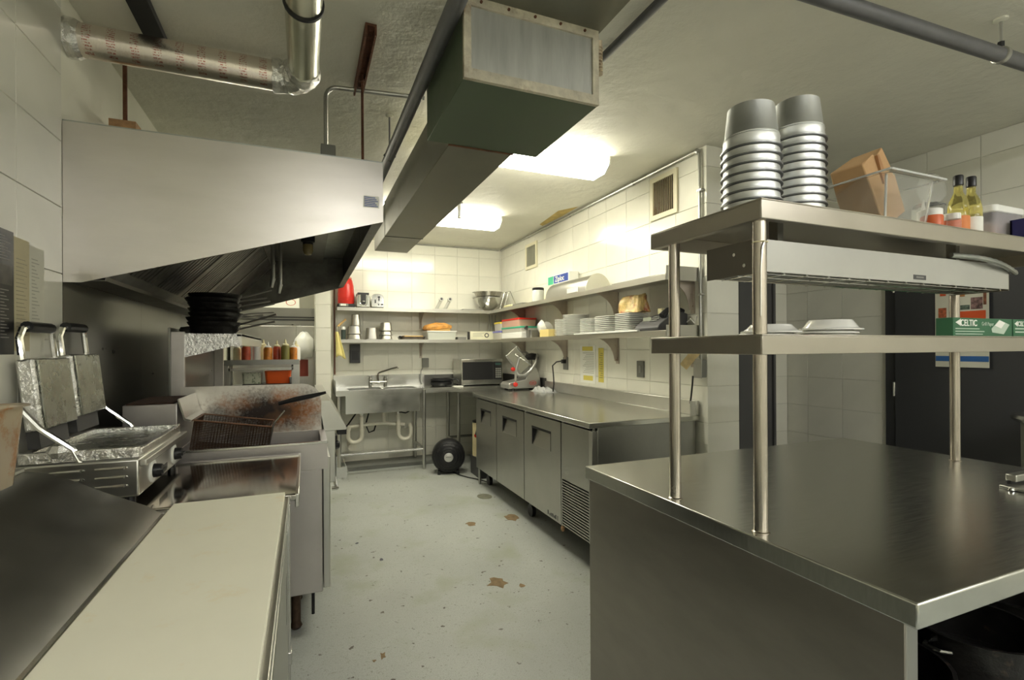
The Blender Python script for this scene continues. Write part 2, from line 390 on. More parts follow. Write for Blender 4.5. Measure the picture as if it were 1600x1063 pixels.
# doors
door_1 = struct(bx('door_1', M_DOOR, None, 3.955, 3.99, 1.40, 2.285, .01, 2.05, .002))
bx('door_frame', M_DOOR, door_1, 3.975, 4.003, 2.292, 2.362, 0, 2.10)
bx('door_frame', M_DOOR, door_1, 3.975, 4.003, 1.30, 2.362, 2.055, 2.11)
for z in (.25, 1.09, 1.84):
    MB().cyl((3.950, 2.289, z - .05), (3.950, 2.289, z + .05), .008, n=10).build('hinge', M_CHROME, door_1)
door_2 = struct(bx('door_2', mat('grey_door', (.10, .10, .10), .4), None, 2.90, 3.77, 3.165, 3.198, .01, 2.10, .002))
bx('door_frame', MATS['grey_door'], door_2, 3.775, 3.80, 3.15, 3.2, 0, 2.135)
# chips in the floor paint (bare concrete showing through)
M_CHIP = mat('bare_patch', (.21, .145, .075), .8, var=(30, .25)); M_CHIPG = mat('drain_cover', (.20, .20, .15), .6, .3, var=(20, .2))
def chip(name, m, cx, cy, rx, ry, n=14, jag=.35, seed=1):
    r = random.Random(seed); b = MB(); v = []
    for k in range(n):
        a = 2 * math.pi * k / n; s = 1 + r.uniform(-jag, jag); v.append((cx + rx * s * math.cos(a), cy + ry * s * math.sin(a)))
    b.prism(v, 'z', .0002, .0012); return b.build(name, m, floor)
chip('paint_chip', M_CHIP, 1.05, 2.80, .055, .062, 13, .42, 3); chip('paint_chip', M_CHIP, 1.173, 2.71, .020, .022, 9, .5, 4)
chip('paint_chip', M_CHIP, 1.215, 3.81, .038, .040, 12, .3, 5); chip('paint_chip', M_CHIP, 1.57, 3.83, .05, .085, 12, .3, 6)
chip('paint_chip', M_CHIP, .319, 2.335, .013, .024, 9, .5, 8); chip('paint_chip', M_CHIP, .279, 2.311, .010, .008, 8, .4, 9)
chip('paint_chip', M_INK, .338, 3.76, .012, .014, 8, .4, 10); chip('paint_chip', M_INK, .46, 3.40, .012, .02, 8, .5, 11)
chip('drain_cover', M_CHIPG, 1.56, 4.47, .07, .09, 20, .03, 7)

# ================================================================ on and under the ceiling
def ceiling_light(x0, x1, y0, y1, label, m, depth=.105):
    t = thing('ceiling_light', label, 'light', ((x0 + x1) / 2, (y0 + y1) / 2, CEIL), 'fluorescent ceiling lights')
    bx('housing', M_WHITE, t, x0 + .004, x1 - .004, y0 + .02, y1 - .02, CEIL - .035, CEIL)
    yc = (y0 + y1) / 2; z0 = CEIL - depth; z1 = CEIL - .028
    MB().prism([(y0, z1), (y0, z1 - .03), (y0 + .06, z0), (y1 - .06, z0), (y1, z1 - .03), (y1, z1)], 'x', x0 + .012, x1 - .012).build('diffuser', m, t)
    for a, b in ((x0, x0 + .012), (x1 - .012, x1)):
        MB().prism([(y0 - .002, CEIL - .004), (y0 - .002, z1 - .031), (y0 + .058, z0 - .002), (y1 - .058, z0 - .002), (y1 + .002, z1 - .031), (y1 + .002, CEIL - .004)], 'x', a, b).build('end_cap', M_WHITE, t)
    return t
ceiling_light(.76, 1.99, 2.98, 3.25, 'nearer of the two bright fluorescent ceiling lights beside the green duct', M_LAMP)
ceiling_light(.63, 1.86, 4.74, 5.01, 'farther bright fluorescent ceiling light, near the back wall', M_LAMP)
ceiling_light(.10, 1.32, -1.10, -.80, 'added fluorescent fill light behind the photographer over the aisle', M_FILLR)  # this and the next three: unseen fittings added to brighten the room
ceiling_light(.10, 1.32, -2.40, -2.10, 'added fluorescent fill light by the rear wall over the aisle', M_FILLR)
ceiling_light(2.1, 3.32, -1.10, -.80, 'added fluorescent fill light behind the photographer over the side room', M_FILLR)
ceiling_light(2.1, 3.32, -2.40, -2.10, 'added fluorescent fill light by the rear wall over the side room', M_FILLR)

ceiling_light(-.78, .04, 5.62, 5.89, 'added fluorescent fill light hidden beyond the hood before the alcove', M_FILLA)  # unseen fitting added to brighten the refrigerator alcove

# supply duct: shallow run at the ceiling, dropped box, long low run
duct = thing('supply_duct', 'large dark green sheet metal air duct stepping down under the ceiling', 'duct', (.75, 2.4, 2.30))
bx('ceiling_run', M_DUCTB, duct, .53, 1.02, -.9, 1.60, 2.575, CEIL - .001)
bx('drop_box', M_DUCT, duct, .49, 1.01, 1.60, 2.13, 2.30, 2.575, .002)
bx('end_panel', M_DUCTP, duct, .515, .985, 1.592, 1.60, 2.335, 2.545)
for a in ((.49, 1.01, 2.30, 2.335), (.49, 1.01, 2.545, 2.578), (.49, .515, 2.335, 2.545), (.985, 1.01, 2.335, 2.545)):
    bx('panel_frame', M_FRAME, duct, a[0], a[1], 1.584, 1.60, a[2], a[3])
for k in range(5):
    MB().cyl((.55 + k * .1, 1.584, 2.562), (.55 + k * .1, 1.579, 2.562), .005, n=8).build('screw', M_RUST, duct)
lr = MB().box(.588, .89, 2.13, 4.05, 2.30, 2.575).build('long_run', M_DUCTB, duct, .003)
bx('duct_section', M_DUCTB, duct, .590, .888, 4.052, 4.705, 2.302, 2.57, .003)
bx('seam_bead', M_BLACKM, duct, .586, .892, 4.045, 4.056, 2.298, 2.577)
bx('seam_bead', M_RUST, duct, .585, .893, 2.128, 2.140, 2.297, 2.30)
MB().tube([(1.016, 1.59, 2.545), (1.022, 1.60, 2.52), (1.022, 1.61, 2.46), (1.016, 1.62, 2.41)], .011, 8).build('flexible_conduit', mat('flex_conduit', (.55, .47, .35), .4, .8), duct)
for k in range(9):
    p = 2.525 - k * .012
    MB().cyl((1.022, 1.6, p), (1.022, 1.6, p - .005), .0135, n=10).build('conduit_ring', MATS['flex_conduit'], duct)

# foil-jacketed pipe leaving the left wall, then turning towards the viewer
fp = thing('insulated_pipe', 'foil jacketed pipe with red print leaving the left wall and bending forward', 'pipe', (-.4, 2.4, 2.55))
rp = .062; zc = 2.60; yc = 2.415
MB().cyl((XL - .004, yc, zc), (-.10, yc, zc), rp, n=24).build('horizontal_run', M_PFOIL, fp)
el = [(-.10 + .10 * math.sin(R(a)), yc - .10 + .10 * math.cos(R(a)), zc) for a in range(0, 91, 10)]
_ep = [(-.125, yc, zc)] + el + [(0.0, yc - .125, zc)]; _rr = random.Random(2)
_eb = MB().tube(_ep, [rp + .004 + _rr.uniform(-.002, .006) for _ in _ep], 26); _eb.v = [(x + _rr.uniform(-.0035, .0035), y + _rr.uniform(-.0035, .0035), z + _rr.uniform(-.0035, .0035)) for x, y, z in _eb.v]
_eb.build('elbow', M_FOIL, fp, sharp=14)
MB().cyl((0, yc - .10, zc), (0, -.8, zc), rp, n=24).build('forward_run', mat('foil_jacket_plain', (.60, .60, .50), .25, 1, var=(6, .08), bump=(10, .08)), fp)
MB().lathe([(rp + .001, -.003), (rp + .006, -.001), (rp + .006, .012), (rp + .001, .014)]).xf(Matrix.Translation((0, 1.87, zc)) @ Matrix.Rotation(R(90), 4, 'X')).build('strap_band', M_BLACKM, fp)
MB().lathe([(.074, 0), (.072, .03), (.064, .045)], n=14).xf(Matrix.Translation((XL - .005, yc, zc)) @ Matrix.Rotation(R(90), 4, 'Y')).build('wall_collar', M_FOIL, fp, sharp=10)

# grey pipes and conduit
def pipe(name, label, pts, r, m=M_PIPE, cat='pipe', n=14):
    return tag(MB().tube(pts, r, n).build(name, m), label, cat)
gp = thing('sprinkler_pipe', 'dark grey ceiling pipe running back between the hood and the green duct', 'pipe', (.455, 2.5, 2.48))
MB().tube([(.455, -.9, 2.515), (.455, 5.6, 2.515)], .029, 16).build('pipe_run', M_PIPE, gp)
for y in (2.93, 4.3):
    MB().cyl((.455, y, 2.55), (.455, y, CEIL), .005, n=8).build('hanger_rod', M_PIPE, gp)
    MB().lathe([(.0, 0), (.022, 0), (.022, -.006), (.012, -.012), (0, -.012)], (.455, y, CEIL), 14).build('ceiling_flange', M_PAINT, gp)
    MB().tube([(.455, y, 2.555), (.488, y, 2.515), (.455, y, 2.482), (.422, y, 2.515), (.455, y, 2.555)], .004, 6).build('hanger_loop', M_PIPE, gp)
pipe('ceiling_conduit', 'thin grey conduit along the ceiling right of the duct', [(1.25, -.9, 2.715), (1.25, 1.93, 2.715), (1.03, 2.2, 2.71)], .018)
rp_ = thing('sprinkler_pipe', 'thick grey ceiling pipe crossing above the island at upper right', 'pipe', (2.3, 1.1, 2.57))
MB().tube([(1.0, 1.20, 2.60), (3.99, 1.075, 2.60)], .028, 16).build('pipe_run', M_PIPE, rp_)
MB().cyl((2.66, 1.13, 2.62), (2.66, 1.13, CEIL), .006, n=8).build('hanger_rod', M_COND, rp_)
MB().lathe([(.0, 0), (.025, 0), (.025, -.006), (.012, -.012), (0, -.012)], (2.66, 1.13, CEIL), 14).build('ceiling_flange', M_PAINT, rp_)
MB().lathe([(.03, -.012), (.033, -.01), (.033, .01), (.03, .012)], n=16).xf(Matrix.Translation((2.66, 1.13, 2.60)) @ Matrix.Rotation(R(90), 4, 'Y')).build('hanger_clamp', M_COND, rp_)
MB().cyl((2.66, 1.13, 2.625), (2.66, 1.13, 2.655), .012, n=6).build('clamp_nut', M_BLACKM, rp_)
# bent electrical conduit dropping to the hood
bc = thing('electrical_conduit', 'thin bent conduit dropping from the ceiling to the hood top', 'conduit', (.1, 2.66, 2.28))
MB().tube([(.585, 2.60, 2.72)] + [(.16, 2.66, 2.72)] + arc((.16, 2.66, 2.66), .06, 90, 180, 5) + [(.10, 2.66, 2.30)], .011, 10).build('conduit_run', M_COND, bc)
bx('junction_box', M_MGREY, bc, .075, .145, 2.635, 2.69, 2.36, 2.42, .004)
MB().cyl((.128, 2.66, 2.27), (.128, 2.66, 2.36), .008, n=8).build('conduit_stub', M_COND, bc)
# rusty channel with threaded rod carrying the hood
rc = thing('strut_channel', 'rusty ceiling channel with threaded rod holding the hood', 'channel', (.26, 2.4, 2.26))
MB().box(.235, .243, 2.13, 2.68, 2.705, CEIL).box(.273, .281, 2.13, 2.68, 2.705, CEIL).box(.243, .273, 2.13, 2.68, 2.74, CEIL).build('channel', M_RUST, rc)
MB().cyl((.262, 2.52, 2.262), (.262, 2.52, 2.74), .0065, n=8).build('threaded_rod', M_RUST, rc)
MB().cyl((.262, 2.52, 2.70), (.262, 2.52, 2.712), .014, n=6).build('nut', M_RUST, rc)
rb = thing('hanger_bracket', 'tan rusted bracket and rod above the left end of the hood', 'bracket', (-.75, 2.76, 2.262))
MB().box(-.80, -.70, 2.72, 2.726, 2.262, 2.43).box(-.80, -.70, 2.726, 2.80, 2.424, 2.43).box(-.705, -.70, 2.726, 2.80, 2.262, 2.424).build('angle_bracket', M_RUSTL, rb)
MB().cyl((-.75, 2.76, 2.43), (-.75, 2.76, CEIL), .009, n=8).build('threaded_rod', M_RUST, rb)
for x in (-.77, -.745):
    MB().cyl((x, 2.42, 2.261), (x, 2.42, 2.283), .009, n=6).build('bolt', M_BLACKM, rb)
st2 = tag(MB().box(-.62, -.545, 1.6, 2.62, CEIL - .03, CEIL).xf(Matrix.Translation((-.58, 2.1, 0)) @ Matrix.Rotation(R(0), 4, 'Z') @ Matrix.Translation((.58, -2.1, 0))).build('ceiling_track', M_BLACKM), 'black channel on the ceiling above the foil pipe', 'channel')
# sprinkler head by the far light
sp = thing('ceiling_sprinkler', 'small pendant sprinkler hanging from the ceiling near the far light', 'sprinkler', (1.32, 4.45, 2.58))
MB().lathe([(.0, .17), (.035, .17), (.035, .162), (.014, .155), (.014, .05), (.018, .045), (.018, .03), (.010, .025), (.006, .022)], (1.32, 4.45, 2.58), 16).build('drop_pipe', M_COND, sp)
MB().tube([(1.308, 4.45, 2.61), (1.303, 4.45, 2.595), (1.32, 4.45, 2.578), (1.337, 4.45, 2.595), (1.332, 4.45, 2.61)], .003, 6).build('frame_arm', M_RUSTL, sp)
MB().lathe([(0, 0), (.013, 0), (.013, .003), (0, .003)], (1.32, 4.45, 2.574), 14).build('deflector', M_CHROME, sp)
# conduit in the wall and ceiling corner
cc = thing('wall_conduit', 'thin metal conduit running along the top of the right wall and down its end', 'conduit', (2.44, 4, 1.28))
MB().tube([(2.452, YB - .03, 2.728), (2.452, 2.66, 2.728)] + [(2.452, 2.635, 2.722), (2.452, 2.615, 2.70)] + [(2.452, 2.61, 1.32)], .011, 10).build('conduit_run', M_COND, cc)
MB().tube([(1.0, YB - .014, 2.732), (2.43, YB - .014, 2.732)], .009, 8).build('conduit_branch', M_COND, cc)
for y in (3.35, 4.4, 5.4):
    MB().cyl((2.452, y - .012, 2.728), (2.452, y + .012, 2.728), .0155, n=10).build('coupling', M_COND, cc)
MB().cyl((2.452, 2.64, 2.728), (2.452, 2.62, 2.715), .018, n=10).build('elbow_fitting', M_COND, cc)
for z in (2.45, 1.75):
    bx('strap', M_COND, cc, 2.44, 2.469, 2.59, 2.63, z, z + .012)
bx('outlet_box', M_MGREY, cc, 2.425, 2.469, 2.575, 2.645, 1.20, 1.32, .004)
bx('outlet_plate', M_COND, cc, 2.420, 2.425, 2.572, 2.648, 1.195, 1.325, .002)
# ceiling stain by the right wall is part of the plaster: a thin water-stained patch
b = MB(); b.prism([(2.30, 4.35), (2.41, 4.15), (2.43, 4.5), (2.42, 4.95), (2.36, 4.9)], 'z', CEIL - .0006, CEIL)
b.build('water_stain', mat('water_stain', (.50, .37, .12), .7, var=(14, .2)), ceiling)

def wall_grille(y0, y1, z0, z1, n, label, rusty):
    t = thing('wall_vent', label, 'vent', (XR, (y0 + y1) / 2, z0), 'vents in the right wall')
    fw = .035; x0 = XR - .016
    fm = mat('grille_frame', (.74, .70, .52), .5)
    for a in ((y0, y1, z0, z0 + fw), (y0, y1, z1 - fw, z1), (y0, y0 + fw, z0 + fw, z1 - fw), (y1 - fw, y1, z0 + fw, z1 - fw)):
        bx('frame', fm, t, x0, XR - .0005, a[0], a[1], a[2], a[3])
    bx('backing', mat('vent_dark', (.10, .09, .06), .9), t, XR - .004, XR - .0005, y0 + fw, y1 - fw, z0 + fw, z1 - fw)
    for k in range(n):
        y = y0 + fw + (k + .5) * (y1 - y0 - 2 * fw) / n
        MB().box(-.006, .006, -.0012, .0012, z0 + fw, z1 - fw).xf(Matrix.Translation((XR - .010, y, 0)) @ Matrix.Rotation(R(38), 4, 'Z')).build('vane', mat('vane_rusty', (.66, .60, .42), .6, dirt=(9, (.35, .20, .05), .5, .7)) if rusty else mat('vane_grey', (.62, .62, .50), .6), t)
    return t
wall_grille(2.84, 3.14, 2.37, 2.69, 12, 'larger louvred wall vent with rusty vanes near the wall end', True)
wall_grille(5.18, 5.50, 2.34, 2.64, 12, 'smaller looking farther louvred vent high in the right wall', False)
# ================================================================ hood over the cooking line
HY0, HY1 = 2.345, 4.95
hood = thing('exhaust_hood', 'long stainless exhaust hood over the cooking line', 'hood', (-.25, 4.0, 1.66))
prof = [(XL + .001, 1.655), (-.775, 1.657), (.333, 1.985), (.333, 2.255), (XL + .001, 2.255)]
MB().prism(prof, 'y', HY0, HY0 + .004).build('side_panel', M_SSW, hood)
MB().prism(prof, 'y', HY1 - .004, HY1).build('side_panel', M_SSG, hood)
bx('front_panel', M_SSG, hood, .329, .333, HY0 + .004, HY1 - .004, 1.985, 2.255)
MB().box(.29, .329, HY0 + .004, HY1 - .004, 1.985, 1.989).build('front_gutter', M_SSG, hood)
bx('top_panel', M_GALV, hood, XL + .001, .333, HY0, HY1, 2.255, 2.26)
bx('back_panel', M_SSG, hood, XL + .001, XL + .006, HY0 + .004, HY1 - .004, 1.66, 2.255)
# grease gutter and baffle filters
MB().box(XL + .006, -.70, HY0 + .004, HY1 - .004, 1.665, 1.669).box(-.704, -.70, HY0 + .004, HY1 - .004, 1.669, 1.70).build('grease_gutter', M_SSG, hood)
fa = math.atan2(.50, .47)
nf = 5; fl = (HY1 - HY0 - .02) / nf
for k in range(nf):
    y0 = HY0 + .01 + k * fl
    M = Matrix.Translation((-.72, y0, 1.69)) @ Matrix.Rotation(-fa, 4, 'Y')
    b = MB().box(0, .68, 0, .035, -.02, .02).box(0, .68, fl - .035, fl, -.02, .02).box(0, .05, .035, fl - .035, -.02, .02).box(.63, .68, .035, fl - .035, -.02, .02).xf(M)
    f = b.build('filter_frame', mat('filter_steel', (.22, .215, .19), .40, 1, var=(9, .2)), hood)
    nb = 9
    for j in range(nb):
        yy = .035 + (j + .5) * (fl - .07) / nb; w = (fl - .07) / nb * .34
        MB().box(.05, .63, yy - w, yy + w, -.014, .006).xf(M).build('baffle', MATS['filter_steel'], f)
bx('filter_shelf', M_SSG, hood, -.27, .15, HY0 + .004, HY1 - .004, 2.20, 2.204)
# explosion-proof lamps and the fire-suppression drops
for y in (3.75,):
    MB().lathe([(0, .14), (.045, .14), (.045, .09), (.033, .085), (.033, .07)], (.02, y, 2.06), 16).build('lamp_cap', M_BLACKM, hood)
    MB().lathe([(0, 0), (.022, .006), (.032, .03), (.033, .075)], (.02, y, 2.055), 16).build('lamp_glass', mat('grimy_glass', (.42, .34, .16), .2, trans=.4), hood)
for dx, dy, z0 in ((-.19, 3.55, 1.80), (-.15, 3.6, 1.77)):
    MB().tube([(dx, dy, 2.20), (dx, dy, z0 + .06)], .012, 8).build('suppression_pipe', M_SSD, hood)
    MB().cyl((dx, dy, z0 + .06), (dx - .01, dy, z0), .016, .011, n=8).build('nozzle', M_SSD, hood)
nt_ = bx('notice_label', M_PAPER, hood, .245, .315, HY0 - .0012, HY0, 2.045, 2.098)
for k in range(6):
    bx('print_line', M_BLUE, nt_, .250, .310 - (k % 3) * .006, HY0 - .0018, HY0 - .0012, 2.050 + k * .0078, 2.0535 + k * .0078)

# ================================================================ cooking line, near to far
# ---- sandwich prep counter in the foreground
prep = thing('prep_counter', 'refrigerated sandwich prep counter in the left foreground', 'counter', (-.42, .9, 0))
PY0, PY1 = -.9, 1.845
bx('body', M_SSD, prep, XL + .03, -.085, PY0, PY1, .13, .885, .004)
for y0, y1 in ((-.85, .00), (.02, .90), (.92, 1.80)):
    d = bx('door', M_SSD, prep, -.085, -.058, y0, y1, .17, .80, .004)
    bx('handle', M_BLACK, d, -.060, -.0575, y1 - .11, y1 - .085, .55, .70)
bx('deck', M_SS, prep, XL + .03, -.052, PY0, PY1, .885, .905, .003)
bx('corner_trim', M_SSB, prep, -.063, -.050, 1.805, 1.843, .30, .885, .002)
bx('hinge', M_SSB, prep, -.072, -.046, 1.802, 1.848, .36, .40, .002)
for x in (XL + .1, -.16):
    for y in (PY0 + .1, PY1 - .1):
        MB().cyl((x, y, 0), (x, y, .13), .02, n=10).build('leg', M_SSD, prep)
# curved stainless lid
lp = [(-.392, .905), (-.392, .922), (-.43, .950), (-.526, .999), (-.580, 1.030), (-.622, 1.053), (-.66, 1.068), (-.700, 1.075), (-.745, 1.075), (-.745, .905)]
MB().prism(lp, 'y', PY0, 1.745).build('lid', mat('lid_steel', (.24, .235, .22), .34, 1, var=(10, .06), rvar=.03), prep, sharp=40)
MB().box(-.392, -.384, PY0, 1.745, .905, .922).build('lid_edge', M_SSB, prep)
bx('rear_ledge', M_SS, prep, -.80, -.70, PY0, 1.745, 1.075, 1.085, .002)
cb = tag(bx('cutting_board', M_BOARD, None, -.382, -.066, -.85, 1.842, .9055, .922, .002), 'long cream plastic cutting board along the prep counter edge', 'cutting board')

# ---- tub of sauce on the rear ledge
tub = thing('storage_tub', 'clear plastic tub with orange contents at the left edge of the photo', 'tub', (-.70, 1.44, 1.086))
def open_tub(name, m, parent, x0, x1, y0, y1, z0, z1, r, tx, th=.004, rim=.012):
    b = MB(); b.rbox(x0, x1, y0, y1, z0, z1, r, tx, tx)
    k = len(b.v) // 2; b.f.pop(1)                       # no top face
    o = len(b.v)
    inn = MB().rbox(x0 + th, x1 - th, y0 + th, y1 - th, z0 + th, z1, r - th * .5, tx, tx); inn.f.pop(1)
    b.add(inn.v, inn.f)
    rimo = MB().rbox(x0 - tx - rim, x1 + tx + rim, y0 - tx - rim, y1 + tx + rim, z1, z1 + .004, r + rim)
    nn = len(rimo.v) // 2; io = len(b.v); b.add(rimo.v, rimo.f[2:])
    for i in range(nn):
        j = (i + 1) % nn
        b.f.append((o + k + i, o + k + j, io + nn + j, io + nn + i)); b.f.append((k + i, k + j, io + j, io + i))
    return b.build(name, m, parent)
open_tub('tub_body', mat('stained_plastic', (.78, .70, .55), .2, trans=.6, ior=1.15, dirt=(7, (.65, .30, .10), .5, .65)), tub, -.765, -.635, 1.29, 1.555, 1.086, 1.27, .03, .014)
MB().rbox(-.758, -.642, 1.297, 1.548, 1.091, 1.215, .026, .009, .009).build('sauce', mat('stained_sauce', (.48, .20, .06), .4, var=(12, .35), dirt=(10, (.75, .62, .45), .55, .7)), tub)

# ---- low equipment stand
st = thing('equipment_stand', 'low stainless stand carrying the panini grill', 'stand', (-.42, 2.24, 0))
bx('top', mat('polished_top', (.50, .48, .44), .10, 1, var=(3, .1), rvar=.03), st, XL + .03, -.028, 1.87, 2.60, .880, .905, .006)
bx('rolled_edge', M_SSB, st, -.036, -.022, 1.87, 2.60, .858, .905, .003)
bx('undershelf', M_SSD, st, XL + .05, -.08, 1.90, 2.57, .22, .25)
for x in (XL + .07, -.09):
    for y in (1.93, 2.54):
        MB().cyl((x, y, 0), (x, y, .88), .02, n=12).build('leg', M_SSD, st)

# ---- double panini grill, open
pg = thing('panini_grill', 'double panini grill with open foil-wrapped plates', 'grill', (-.66, 2.2, .905))
GX0, GX1, GY0, GY1 = -.81, -.492, 1.925, 2.515
bx('base', M_SS, pg, GX0, GX1, GY0, GY1, .935, 1.055, .006)
for x in (GX0 + .03, GX1 - .03):
    for y in (GY0 + .03, GY1 - .03):
        MB().cyl((x, y, .905), (x, y, .936), .014, n=10).build('foot', M_BLACK, pg)
bx('front_lip', M_SS, pg, GX1, GX1 + .020, GY0 - .0, GY1 + .012, 1.030, 1.052, .003)
for x, zz in ((-.55, 1.03), (-.55, 1.002), (-.55, .974), (-.66, 1.03), (-.66, 1.002)):
    MB().tube([(x - .055, GY0 - .001, zz), (x + .02, GY0 - .003, zz)], [.003, .005], 8).build('vent_louvre', M_SS, pg)
    MB().lathe([(0, .004), (.004, .003), (.0055, 0), (0, 0)], n=10).xf(Matrix.Translation((x + .026, GY0 - .001, zz)) @ Matrix.Rotation(R(90), 4, 'X')).build('rivet', M_CHROME, pg)
for y in (2.07, 2.37):
    k = MB().lathe([(.040, 0), (.040, .004), (.036, .006)], n=24).xf(Matrix.Translation((GX1, y, .985)) @ Matrix.Rotation(R(90), 4, 'Y')).build('dial_ring', M_WHITE, pg)
    b = MB().lathe([(.024, 0), (.022, .022), (.020, .025), (0, .025)], n=20); b.box(-.005, .005, -.024, .024, .012, .032)
    b.xf(Matrix.Translation((GX1 + .006, y, .985)) @ Matrix.Rotation(R(90), 4, 'Y')).build('knob', M_BLACK, k)
bx('badge', M_BLACK, pg, GX1, GX1 + .001, 2.165, 2.275, .95, .972)
# lower plate tray in foil
b = MB(); b.box(-.79, -.50, 1.945, 2.50, 1.055, 1.070); b.build('lower_plate', M_FOILD, pg)
def foil_bar(x0, x1, y0, y1, z0, z1, name='foil_rim'):
    n = 10; b = MB(); rr = random.Random(int((x0 + y0) * 1000)); vs = []; 
    L_ = Vector((x1 - x0, y1 - y0, 0)); horizontal_x = abs(L_.x) > abs(L_.y)
    return MB().box(x0, x1, y0, y1, z0, z1).build(name, M_FOIL, pg, .004)
foil_bar(-.795, -.495, 1.935, 1.960, 1.056, 1.092); foil_bar(-.795, -.495, 2.485, 2.508, 1.056, 1.088)
foil_bar(-.512, -.492, 1.960, 2.485, 1.056, 1.084); foil_bar(-.795, -.775, 1.960, 2.485, 1.056, 1.090)
MB().lathe([(0, 0), (.026, .012), (.034, .03), (.024, .05), (0, .056)], (-.70, 1.955, 1.06), 9).build('foil_lump', M_FOIL, pg, sharp=10)
# the two raised upper plates with handles and arms
for y0, y1, z0 in ((1.965, 2.205, 1.155), (2.235, 2.475, 1.165)):
    M = Matrix.Translation((-.745, 0, z0)) @ Matrix.Rotation(R(-6), 4, 'Y')
    up = MB().box(-.045, .0, y0, y1, 0, .225).xf(M).build('upper_plate', M_FOIL, pg, .008)
    MB().box(.0, .006, y0 + .015, y1, .004, .221).xf(M).build('plate_face', M_FOILD, up, .003)
    MB().box(-.05, -.018, y0 + .02, y1 - .02, -.055, .0).xf(M).build('hinge_block', M_DGREY, up)
    a, c = y0 + .012, y1 - .012
    h = [(-.030, a, .20), (-.030, a, .29), (-.025, a + .015, .318), (-.02, a + .04, .325), (-.02, c - .04, .325), (-.025, c - .015, .318), (-.030, c, .29), (-.030, c, .20)]
    MB().tube(h, .010, 8).xf(M).build('handle_bar', M_CHROME, up)
    MB().tube([(-.02, a + .03, .325), (-.02, c - .03, .325)], .017, 10).xf(M).build('handle_grip', M_BLACK, up)
    for yy in ((y0 - .022,) if y0 < 2.1 else (y1 + .022,)):
        MB().tube([(-.80, yy, 1.24), (-.745, yy, 1.165), (-.665, yy, 1.095), (-.645, yy, 1.05)], .009, 8).build('lift_arm', M_CHROME, pg)

# ---- deep fryer
FY0, FY1, FX1 = 2.68, 3.10, .10
fr = thing('deep_fryer', 'stainless floor fryer with a scorched splash panel', 'fryer', (-.35, 2.9, 0))
FS = mat('fryer_side', (.60, .57, .56), .38, .9, var=(5, .05))
bx('cabinet', FS, fr, XL + .08, FX1 - .025, FY0, FY1, .185, .80, .004)
bx('door', M_SS, fr, FX1 - .022, FX1 + .012, FY0 + .004, FY1 - .004, .20, .86, .004)
b = MB()
for a in ((-.56, FX1, FY0, FY0 + .018), (-.56, FX1, FY1 - .018, FY1), (FX1 - .03, FX1, FY0 + .018, FY1 - .018), (-.56, -.54, FY0 + .018, FY1 - .018)):
    b.box(a[0], a[1], a[2], a[3], .80, .937)
b.build('tank_rim', FS, fr)
bx('tank_lip', M_SSB, fr, -.56, FX1 + .002, FY0 - .004, FY0 + .020, .928, .940, .002)
bx('rear_deck', FS, fr, XL + .08, -.56, FY0, FY1, .80, .90)
bx('tank_floor', M_SSG, fr, -.54, FX1 - .03, FY0 + .018, FY1 - .018, .80, .83)
for x in (XL + .14, -.05):
    for y in (FY0 + .06, FY1 - .06):
        MB().lathe([(.022, 0), (.030, .012), (.022, .03), (.022, .185)], (x, y, 0), 12).build('leg', mat('greasy_leg', (.06, .035, .02), .6, .4, var=(30, .5)), fr)
MB().tube([(.03 , FY0 + .05, .185), (.03, FY0 + .05, .06)], .009, 6).build('caster_chain', M_BLACKM, fr)
bx('flue_riser', FS, fr, XL + .08, -.545, FY0 + .02, FY1, .90, 1.155, .003)
bx('flue_crumbs', mat('burnt_crumbs', (.05, .025, .015), .9, bump=(60, 1)), fr, XL + .09, -.56, FY0 + .03, FY1 - .01, 1.155, 1.162)
MB().prism([(-.545, 1.175), (-.54, 1.175), (-.515, 1.085), (-.49, 1.075), (-.49, 1.068), (-.52, 1.076), (-.545, 1.165)], 'y', FY0 + .03, FY1 - .01).build('basket_hanger', M_SSB, fr)
bp_ = [(-.61, .937), (.083, .937), (.083, 1.052)] + [(.083 - .10 + .10 * math.cos(R(a)), 1.105 + .10 * math.sin(R(a))) for a in range(0, 91, 15)] + [(-.61, 1.205)]
MB().prism(bp_, 'y', FY1 - .004, FY1 + .002).build('splash_panel', M_BURNT, fr)
# fry basket resting in the tank, handle pointing to the aisle
fb = thing('fry_basket', 'browned wire fry basket with black handle in the fryer', 'basket', (-.33, 2.86, .90))
BM = mat('browned_wire', (.075, .042, .026), .5, .7, var=(40, .4)); BR = mat('basket_rim', (.22, .12, .075), .45, .8, var=(20, .3))
bx0, bx1, by0, by1, bz0, bz1 = -.50, -.17, 2.74, 2.99, .905, 1.045
tilt = Matrix.Translation((-.33, 2.87, .96)) @ Matrix.Rotation(R(9), 4, 'Y') @ Matrix.Translation((.33, -2.87, -.96))
b = MB()
for k in range(27):
    x = bx0 + (bx1 - bx0) * k / 26; b.tube([(x, by0, bz1), (x, by0 + .015, bz0), (x, by1 - .015, bz0), (x, by1, bz1)], .0012, 4)
for k in range(18):
    z = bz0 + (bz1 - bz0) * k / 17; t = .015 * (1 - k / 17)
    b.tube([(bx0, by0 + t, z), (bx1, by0 + t, z), (bx1, by1 - t, z), (bx0, by1 - t, z), (bx0, by0 + t, z)], .0012, 4)
for k in range(16):
    y = by0 + .015 + (by1 - by0 - .03) * k / 15; b.tube([(bx0, y, bz1), (bx0, y, bz0), (bx1, y, bz0), (bx1, y, bz1)], .0012, 4)
b.xf(tilt).build('wire_mesh', BM, fb)['kind'] = 'stuff'
